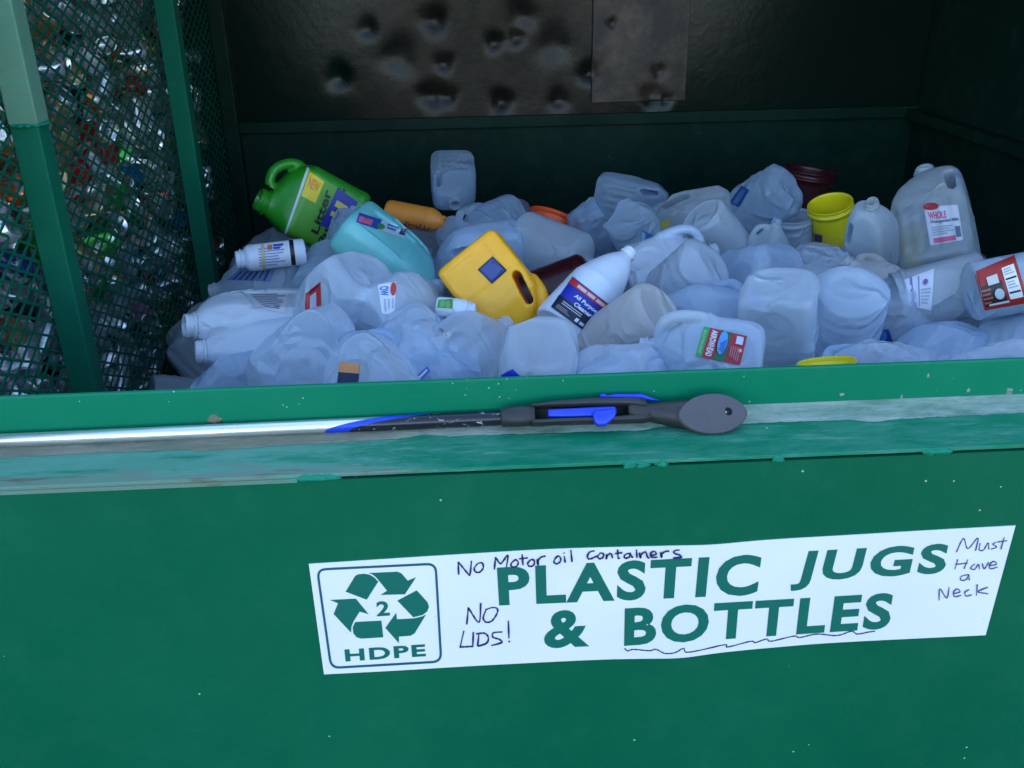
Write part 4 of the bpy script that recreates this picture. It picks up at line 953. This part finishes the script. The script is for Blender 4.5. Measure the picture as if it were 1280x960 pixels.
# ---- back left to centre
tj('slot', 567, 230, (-86, 60), (186, 10), 'cloudy jug with dark round opening standing highest at the back', 'milky_thin', dd=-0.26, amount=0.15, seed=6, size=0.95)
tj('water', 578, 306, (-60, -62), (100, -20), 'dim cloudy jug half hidden beside the orange bottle', 'milky_thin', dd=0.02, size=0.75, amount=0.70, seed=17)
tj('water', 611, 284, (205, 42), (80, -30), 'round cloudy jug with its neck facing the aqua jug', 'milky_thin', dd=-0.10, size=0.88, amount=0.35, seed=18)
J = tj('detergent', 597, 322, (-172, 0), (84, 30), 'cloudy jug with long top handle behind the yellow jug', 'milky', name='detergent_jug', dd=-0.14, amount=0.30, size=0.88, seed=55)
J = jug('faceted', 624, 366, (-52, 8), (38, 4), 'bright yellow jug with dark square sticker and open neck', 'jug', 'yellow_jug', 'yellow_plastic', dd=-0.40, amount=0.08, size=0.80, seed=3, neck_mat='pinkish_plastic')
sticker(J, [(597, 337), (616, 320), (634, 338), (615, 355)], (.008, .008, .03), [('rect', .06, .06, .94, .94, (.015, .03, .16)), ('lines', .14, .14, .88, .88, 9, (.06, .11, .38))], name='sticker')
J = tj('drum', 691, 312, (-22, 26), (70, 20), 'cloudy cylindrical jug with dark mouth above the yellow jug', 'milky_dull', dd=-0.20, amount=0.12, seed=9, size=0.95)
jug('bowl', 690, 286, (70, -15), (0, 0), 'orange red lid sticking out behind the cylindrical jug', 'lid', 'lid', 'orange_red_plastic', dd=-0.06, amount=0.10, size=0.85)
jug('drum', 696, 364, (20, 0), (90, 0), 'dark maroon bottle showing between yellow jug and cleaner bottle', 'bottle', 'bottle', 'maroon_plastic', dd=-0.10, amount=0.10, size=0.85)
J = jug('cleaner', 741, 364, (47, -26), (140, 30), 'white cleaner bottle with blue label and red band tilted in the middle', 'bottle', 'cleaner_bottle', 'white_plastic', dd=-0.42, amount=0.05, size=0.70, seed=2)
sticker(J, [(716, 346), (764, 383), (731, 414), (689, 384)], (.015, .03, .36), [
    ('rect', 0, .0, 1, .03, NAVY), ('rect', 0, .03, 1, .20, RED), ('rect', .20, .07, .42, .16, (.7, .55, .55)), ('rect', .45, .07, .64, .16, (.7, .55, .55)), ('rect', .68, .07, .88, .16, (.7, .55, .55)), ('rect', 0, .60, 1, 1, (.008, .010, .035)),
    ('text', 'All Purpose', .28, .32, .92, .46, WHITE, .03), ('text', 'Cleaner', .38, .50, .84, .62, WHITE, .03), ('lines', .16, .68, .85, .80, 2, (.45, .5, .6)), ('lines', .1, .84, .5, .96, 3, (.3, .3, .3)), ('rect', .62, .84, .70, .95, WHITE), ('rect', .74, .86, .86, .95, (.5, .55, .65))])
tj('drum', 780, 420, (214, -30), (120, 10), 'beige tinted round jug with flat base towards the right', 'milky_beige', dd=-0.26, amount=0.12, size=0.90, seed=4)
# ---- front row left of centre
J = tj('milk', 504, 384, (30, -40), (150, -40), 'cloudy jug with white and red milk label below the aqua jug', dd=-0.34, size=0.86, amount=0.60, seed=70)
sticker(J, [(495, 352), (493, 394), (477, 392), (472, 356)], (.72, .76, .82), [('oval', .02, -.02, .42, .32, RED), ('text', 'OW', .08, .42, .40, .95, (.05, .2, .55), .04), ('lines', .5, .1, .95, .9, 3, (.45, .42, .60))])
J = jug('small', 566, 385, (-6, 8), (80, 30), 'tiny white bottle with green label against the yellow jug', 'bottle', 'bottle', 'white_plastic', dd=-0.40, amount=0.00, size=0.66)
sticker(J, [(548, 375), (566, 374), (566, 388), (546, 386)], (.06, .30, .08), [('oval', .15, .1, .5, .8, (.10, .42, .12)), ('oval', .5, .15, .85, .85, (.14, .36, .10)), ('rect', -.05, .85, 1.05, 1.2, (.6, .65, .6))])
J = tj('milk', 580, 436, (30, -30), (120, -50), 'cloudy jug with faint dark lettering below the tiny green bottle', dd=-0.22, size=0.88, amount=0.60, seed=29)
sticker(J, [(549, 408), (565, 418), (560, 424), (546, 412)], (.55, .58, .62), [('lines', .1, .2, .9, .9, 3, (.05, .04, .08))])
J = tj('milk', 516, 434, (100, -52), (20, -30), 'broad cloudy jug with round dent at the front left of centre', dd=-0.22, size=0.98, amount=0.60, seed=77)
J = tj('milk', 458, 466, (120, -40), (70, -40), 'cloudy jug with orange and navy label at the front lip', dd=-0.24, size=0.88, amount=0.50, seed=45)
sticker(J, [(425, 452), (450, 455), (448, 484), (421, 483)], (.012, .03, .09), [('rect', 0, 0, 1, .42, (.85, .34, .12))])
J = tj('water', 530, 480, (190, 10), (80, -50), 'cloudy jug sliver with blue striped label at the lip', 'milky_thin', dd=-0.16, size=0.80, amount=0.60, seed=47)
sticker(J, [(514, 476), (534, 458), (538, 464), (524, 479)], (.03, .10, .36), [('rect', .1, .3, .9, .6, (.5, .55, .62))])
J = tj('milk', 672, 464, (-95, -66), (40, -20), 'cloudy jug showing its round base dimple at the front', dd=-0.20, size=0.88, amount=0.35, seed=21)
sticker(J, [(626, 469), (641, 461), (650, 470), (630, 476)], (.02, .03, .55))
tj('slot', 612, 470, (60, -30), (140, -40), 'dull cloudy jug wedged between front jugs left of the base dimple', 'milky_dull', dd=-0.10, size=0.85, amount=0.60, seed=62)
tj('milk', 757, 478, (180, -30), (90, -50), 'pale jug shoulder showing at the lip under the beige jug', dd=-0.20, size=0.85, amount=0.50, seed=63)
jug('bowl', 802, 447, (100, 20), (0, 0), 'red cap poking up at the lip beside the red labelled water jug', 'cap', 'cap', 'red_plastic', dd=-0.30, amount=0.10, size=0.34)
tj('milk', 795, 486, (20, -30), (90, -50), 'pale jug top just above the lip below the red cap', dd=-0.20, amount=0.40, seed=64, size=0.85)
# ---- centre and right back
tj('slot', 790, 251, (-12, 6), (80, 12), 'cloudy jug with handle slot lying flat at the back centre', 'milky_thin', dd=-0.12, amount=0.35, seed=11, size=0.92)
tj('milk', 744, 287, (-70, -35), (60, -40), 'crushed cloudy jug beside the orange red lid', 'milky_thin', dd=-0.12, size=0.78, amount=0.95, seed=83)
J = tj('water', 798, 297, (-60, -45), (120, -30), 'wrinkled cloudy water jug with blue picture label at the back', 'milky_thin', dd=-0.18, size=0.88, amount=0.80, seed=31)
sticker(J, [(801, 286), (821, 297), (813, 322), (800, 312)], (.05, .20, .55), [('rect', .05, .1, .3, .8, (.5, .6, .7)), ('oval', .4, .3, .85, .7, (.05, .06, .1)), ('oval', .55, .35, .75, .5, (.7, .7, .7))])
J = jug('faceted', 862, 281, (-172, 5), (80, -30), 'grey cloudy jug with yellow corner lying behind the wrinkled water jug', 'jug', 'milk_jug', 'milky_dull', dd=-0.08, amount=0.30, size=0.92, seed=34, group=GRP)
sticker(J, [(826, 278), (838, 274), (836, 283), (828, 287)], (.55, .48, .05))
J = tj('drum', 900, 297, (-50, -32), (60, 20), 'cloudy round jug with its base up in the centre of the pile', 'milky', dd=-0.28, amount=0.25, size=0.82, seed=35)
J = tj('water', 943, 258, (-150, -25), (60, -40), 'large wrinkled water jug with blue label at the top of the pile', 'milky_thin', dd=-0.30, amount=1.00, size=0.95, seed=37)
sticker(J, [(911, 254), (927, 232), (937, 238), (924, 259)], (.02, .07, .26), [('rect', .1, .25, .9, .7, (.08, .2, .45))])
jug('tub', 1004, 250, (80, 10), (0, 0), 'dark maroon tub in the shade at the back', 'tub', 'tub', 'maroon_plastic', dd=-0.06, amount=0.05, size=1.10)
tj('milk', 962, 312, (78, 10), (190, 10), 'small cloudy jug standing with its neck up', 'milky_dull', dd=-0.22, amount=0.20, size=0.58, seed=51)
jug('wide_tub', 991, 298, (92, 25), (0, 0), 'cloudy wide mouthed tub behind the standing small jug', 'tub', 'tub', 'milky_dull', dd=-0.08, amount=0.10, size=0.60)
J = jug('tub', 1041, 282, (100, 30), (0, 0), 'yellow ribbed tub standing open with printed label', 'tub', 'tub', 'tub_yellow', dd=-0.22, amount=0.03, size=0.80)
sticker(J, [(1012, 288), (1066, 302), (1062, 322), (1012, 308)], (.74, .58, .03), [('rect', .02, .1, .3, .55, (.08, .03, .15)), ('poly', [(.36, .2), (.5, .05), (.62, .3), (.8, .15), (.75, .6), (.9, .85), (.6, .75), (.4, .95), (.46, .55)], (.45, .06, .03)), ('rect', .05, .75, .35, .95, (.45, .1, .1))])
jug('tub', 1124, 322, (95, 10), (0, 0), 'second yellow tub mostly hidden behind the two upright jugs', 'tub', 'tub', 'tub_yellow', dd=0.00, amount=0.03, size=0.95)
J = tj('slot', 1023, 342, (85, -62), (0, -20), 'square cloudy jug showing its flat base below the yellow tub', 'milky', dd=-0.20, amount=0.20, size=0.88, seed=53)
J = tj('slot', 1089, 303, (92, 44), (200, -40), 'upright cloudy jug with dark round mouth beside the yellow tub', 'milky_dull', dd=-0.40, amount=0.12, size=0.94, seed=54, stretch=(.72, .9, 1.02))
J = tj('slot', 1166, 278, (102, -32), (12, 8), 'upright whole milk jug with white and pink label at the right', 'milky_dull', dd=-0.40, amount=0.15, size=1.24, seed=56)
sticker(J, [(1155, 259), (1197, 256), (1204, 300), (1163, 307)], (.70, .73, .80), [
    ('oval', -.02, -.10, .45, .10, (.45, .04, .06)), ('text', 'WHOLE', .08, .14, .62, .34, PINK, .03), ('text', 'Homogenized Milk', .12, .36, .96, .47, (.12, .12, .25), .02), ('lines', .12, .54, .78, .80, 4, (.4, .42, .5)), ('rect', .12, .84, .80, .97, PINK), ('rect', .82, .60, .95, .90, (.15, .18, .28))])
J = jug('wide_tub', 1176, 366, (196, 10), (80, 30), 'cloudy wide tub with striped print lying below the whole milk jug', 'tub', 'tub', 'milky_beige', dd=-0.46, amount=0.06, size=0.72)
sticker(J, [(1130, 350), (1168, 336), (1164, 388), (1136, 382)], (.66, .68, .76), [('rect', .18, 0, .26, 1, (.20, .16, .40)), ('rect', .45, .05, .5, .95, (.25, .28, .45)), ('oval', .62, .2, .8, .35, (.2, .1, .3)), ('lines', .55, .45, .95, .9, 5, (.35, .38, .5))])
J = jug('jar', 1272, 354, (12, -20), (90, 30), 'jar with red and black label and nutrition panel at the right edge', 'jar', 'jar', 'milky_dull', dd=-0.66, amount=0.05, size=0.76)
sticker(J, [(1218, 340), (1268, 319), (1286, 378), (1231, 388)], (.36, .025, .02), [
    ('rect', .04, .40, .55, .92, (.03, .02, .02)), ('rect', .62, .16, .92, .86, WHITE), ('rect', .64, .40, .90, .44, BLACK), ('rect', .64, .70, .90, .74, BLACK), ('lines', .65, .2, .9, .36, 3, (.45, .4, .35)), ('lines', .65, .48, .9, .66, 3, (.4, .4, .42)), ('rect', .22, .24, .48, .44, (.60, .58, .55)), ('oval', .30, .56, .52, .80, (.45, .5, .55)), ('lines', .05, .5, .25, .9, 4, (.4, .1, .08)), ('rect', .12, .86, .58, .90, (.6, .6, .6))])
# ---- centre front and right front
tj('milk', 836, 334, (20, -10), (100, 20), 'white jug with thick arched handle in the centre', 'white_soft', dd=-0.20, amount=0.15, size=0.92, seed=13)
tj('water', 846, 364, (-140, -30), (100, -50), 'smooth cloudy jug in front of the arched white handle', 'milky', dd=-0.24, size=0.88, amount=0.45, seed=14)
J = tj('milk', 932, 353, (-170, -40), (80, -50), 'large smooth cloudy jug right of centre', 'milky', dd=-0.20, amount=0.40, size=1.00, seed=16)
J = tj('milk', 880, 396, (22, 10), (100, -50), 'cloudy jug with blue tag at its neck right of the cleaner bottle', 'milky', dd=-0.26, amount=0.35, seed=19, lid='blue_plastic', size=0.85)
J = tj('milk', 878, 444, (172, 4), (86, 30), 'water jug with red green and blue label lying along the front lip', 'milky', dd=-0.34, amount=0.20, size=0.82, seed=20)
sticker(J, [(934, 420), (925, 457), (869, 445), (880, 408)], (.42, .02, .035), [
    ('rect', .0, .86, 1, 1.0, (.03, .36, .10)), ('text', 'MOUNTAIN SPRING', .12, .90, .88, .97, (.3, .65, .3)), ('text', 'ARROWHEAD', .06, .66, .92, .80, WHITE, .03), ('rect', .0, .36, 1, .60, DGREEN), ('oval', .02, .40, .80, .62, SKYB), ('poly', [(.25, .42), (.45, .58), (.52, .52), (.62, .57), (.75, .42)], (.03, .16, .5)),
    ('rect', .06, .06, .34, .22, (.62, .66, .78)), ('lines', .45, .08, .92, .32, 5, (.55, .2, .25)), ('oval', .48, .04, .6, .12, (.75, .5, .2))])
J = tj('milk', 975, 414, (-88, -34), (-30, 45), 'upside down cloudy jug with handle slot at its lower right', 'milky', dd=-0.28, amount=0.25, size=0.92, seed=23)
J = tj('water', 1053, 408, (-100, -46), (150, -30), 'tall domed cloudy jug right of the upside down one', 'milky', dd=-0.28, amount=0.30, size=0.90, seed=24)
tj('milk', 1102, 364, (140, 12), (60, -50), 'cloudy jug with pale neck behind the domed jug', 'milky_beige', dd=-0.22, amount=0.40, size=0.82, seed=25)
J = tj('water', 1136, 412, (-60, -30), (40, -50), 'cloudy jug with small bright blue picture label near the right front', 'milky_thin', dd=-0.22, size=0.82, amount=0.60, seed=26)
sticker(J, [(1096, 414), (1111, 411), (1120, 438), (1085, 441)], (.04, .10, .42), [('oval', .2, .0, .8, .5, SKYB), ('rect', .1, .55, .9, .78, (.55, .35, .15)), ('rect', .4, .8, 1, .97, (.4, .05, .35))])
J = tj('milk', 1182, 446, (20, -40), (110, -50), 'sharply creased cloudy jug at the front right', 'milky', dd=-0.20, amount=1.00, size=0.90, seed=27)
tj('slot', 1258, 444, (75, -45), (150, -50), 'flat sided cloudy jug cut by the right edge', 'milky', dd=-0.22, amount=0.40, size=0.86, seed=28)
jug('bowl', 1034, 466, (95, 10), (0, 0), 'yellow lid rim just showing above the front lip', 'lid', 'lid', 'tub_yellow', dd=-0.34, amount=0.05, size=0.50)
tj('water', 1095, 472, (170, 10), (90, -50), 'clear jug edge low at the lip beside the yellow lid', 'milky_thin', dd=-0.24, amount=0.60, seed=36, size=0.80)
tj('milk', 1220, 484, (200, 10), (90, -50), 'pale jug low at the lip near the right edge', 'milky', dd=-0.22, amount=0.60, seed=38, size=0.80)
# ---- what fills the gaps underneath: jugs too buried to tell apart
rb = np.random.default_rng(5); Vs, Fs, off = [], [], 0
small = {}
for kd in ('milk', 'water', 'slot'):
    V, F = PROTO[kd]['V'], PROTO[kd]['F']
    me = make_mesh('tmp', V, F); o = link('tmp', me); d_ = o.modifiers.new('d', 'DECIMATE'); d_.ratio = .12
    dg = bpy.context.evaluated_depsgraph_get(); dg.update(); ev = o.evaluated_get(dg).to_mesh()
    small[kd] = (np.array([v.co[:] for v in ev.vertices]), [tuple(p.vertices) for p in ev.polygons]); o.evaluated_get(dg).to_mesh_clear(); bpy.data.objects.remove(o); bpy.data.meshes.remove(me)
for layer, dz in ((0, -.25), (1, -.38)):
    for xx in np.arange(-.66, 1.56, .165):
        for yy in np.arange(.24, 2.28, .165):
            V, F = small[('milk', 'water', 'slot')[rb.integers(3)]]; V = crumple(V, int(rb.integers(1e6)), .8)
            R3 = np.array(rand_rot(rb).to_3x3()); p = np.array([xx + rb.uniform(-.03, .03), yy + rb.uniform(-.03, .03), PZ0 + PZ1 * yy + dz + rb.uniform(-.03, .02)])
            if yy < .5: p[2] -= .06
            Vs.append(V @ R3.T + p); Fs += [tuple(i + off for i in f) for f in F]; off += len(V)
tag(link('buried_jugs', make_mesh('buried_jugs', np.concatenate(Vs), Fs, 'milky_dull', True)), 'mass of cloudy plastic jugs buried under the top layer', 'jugs', kind='stuff')
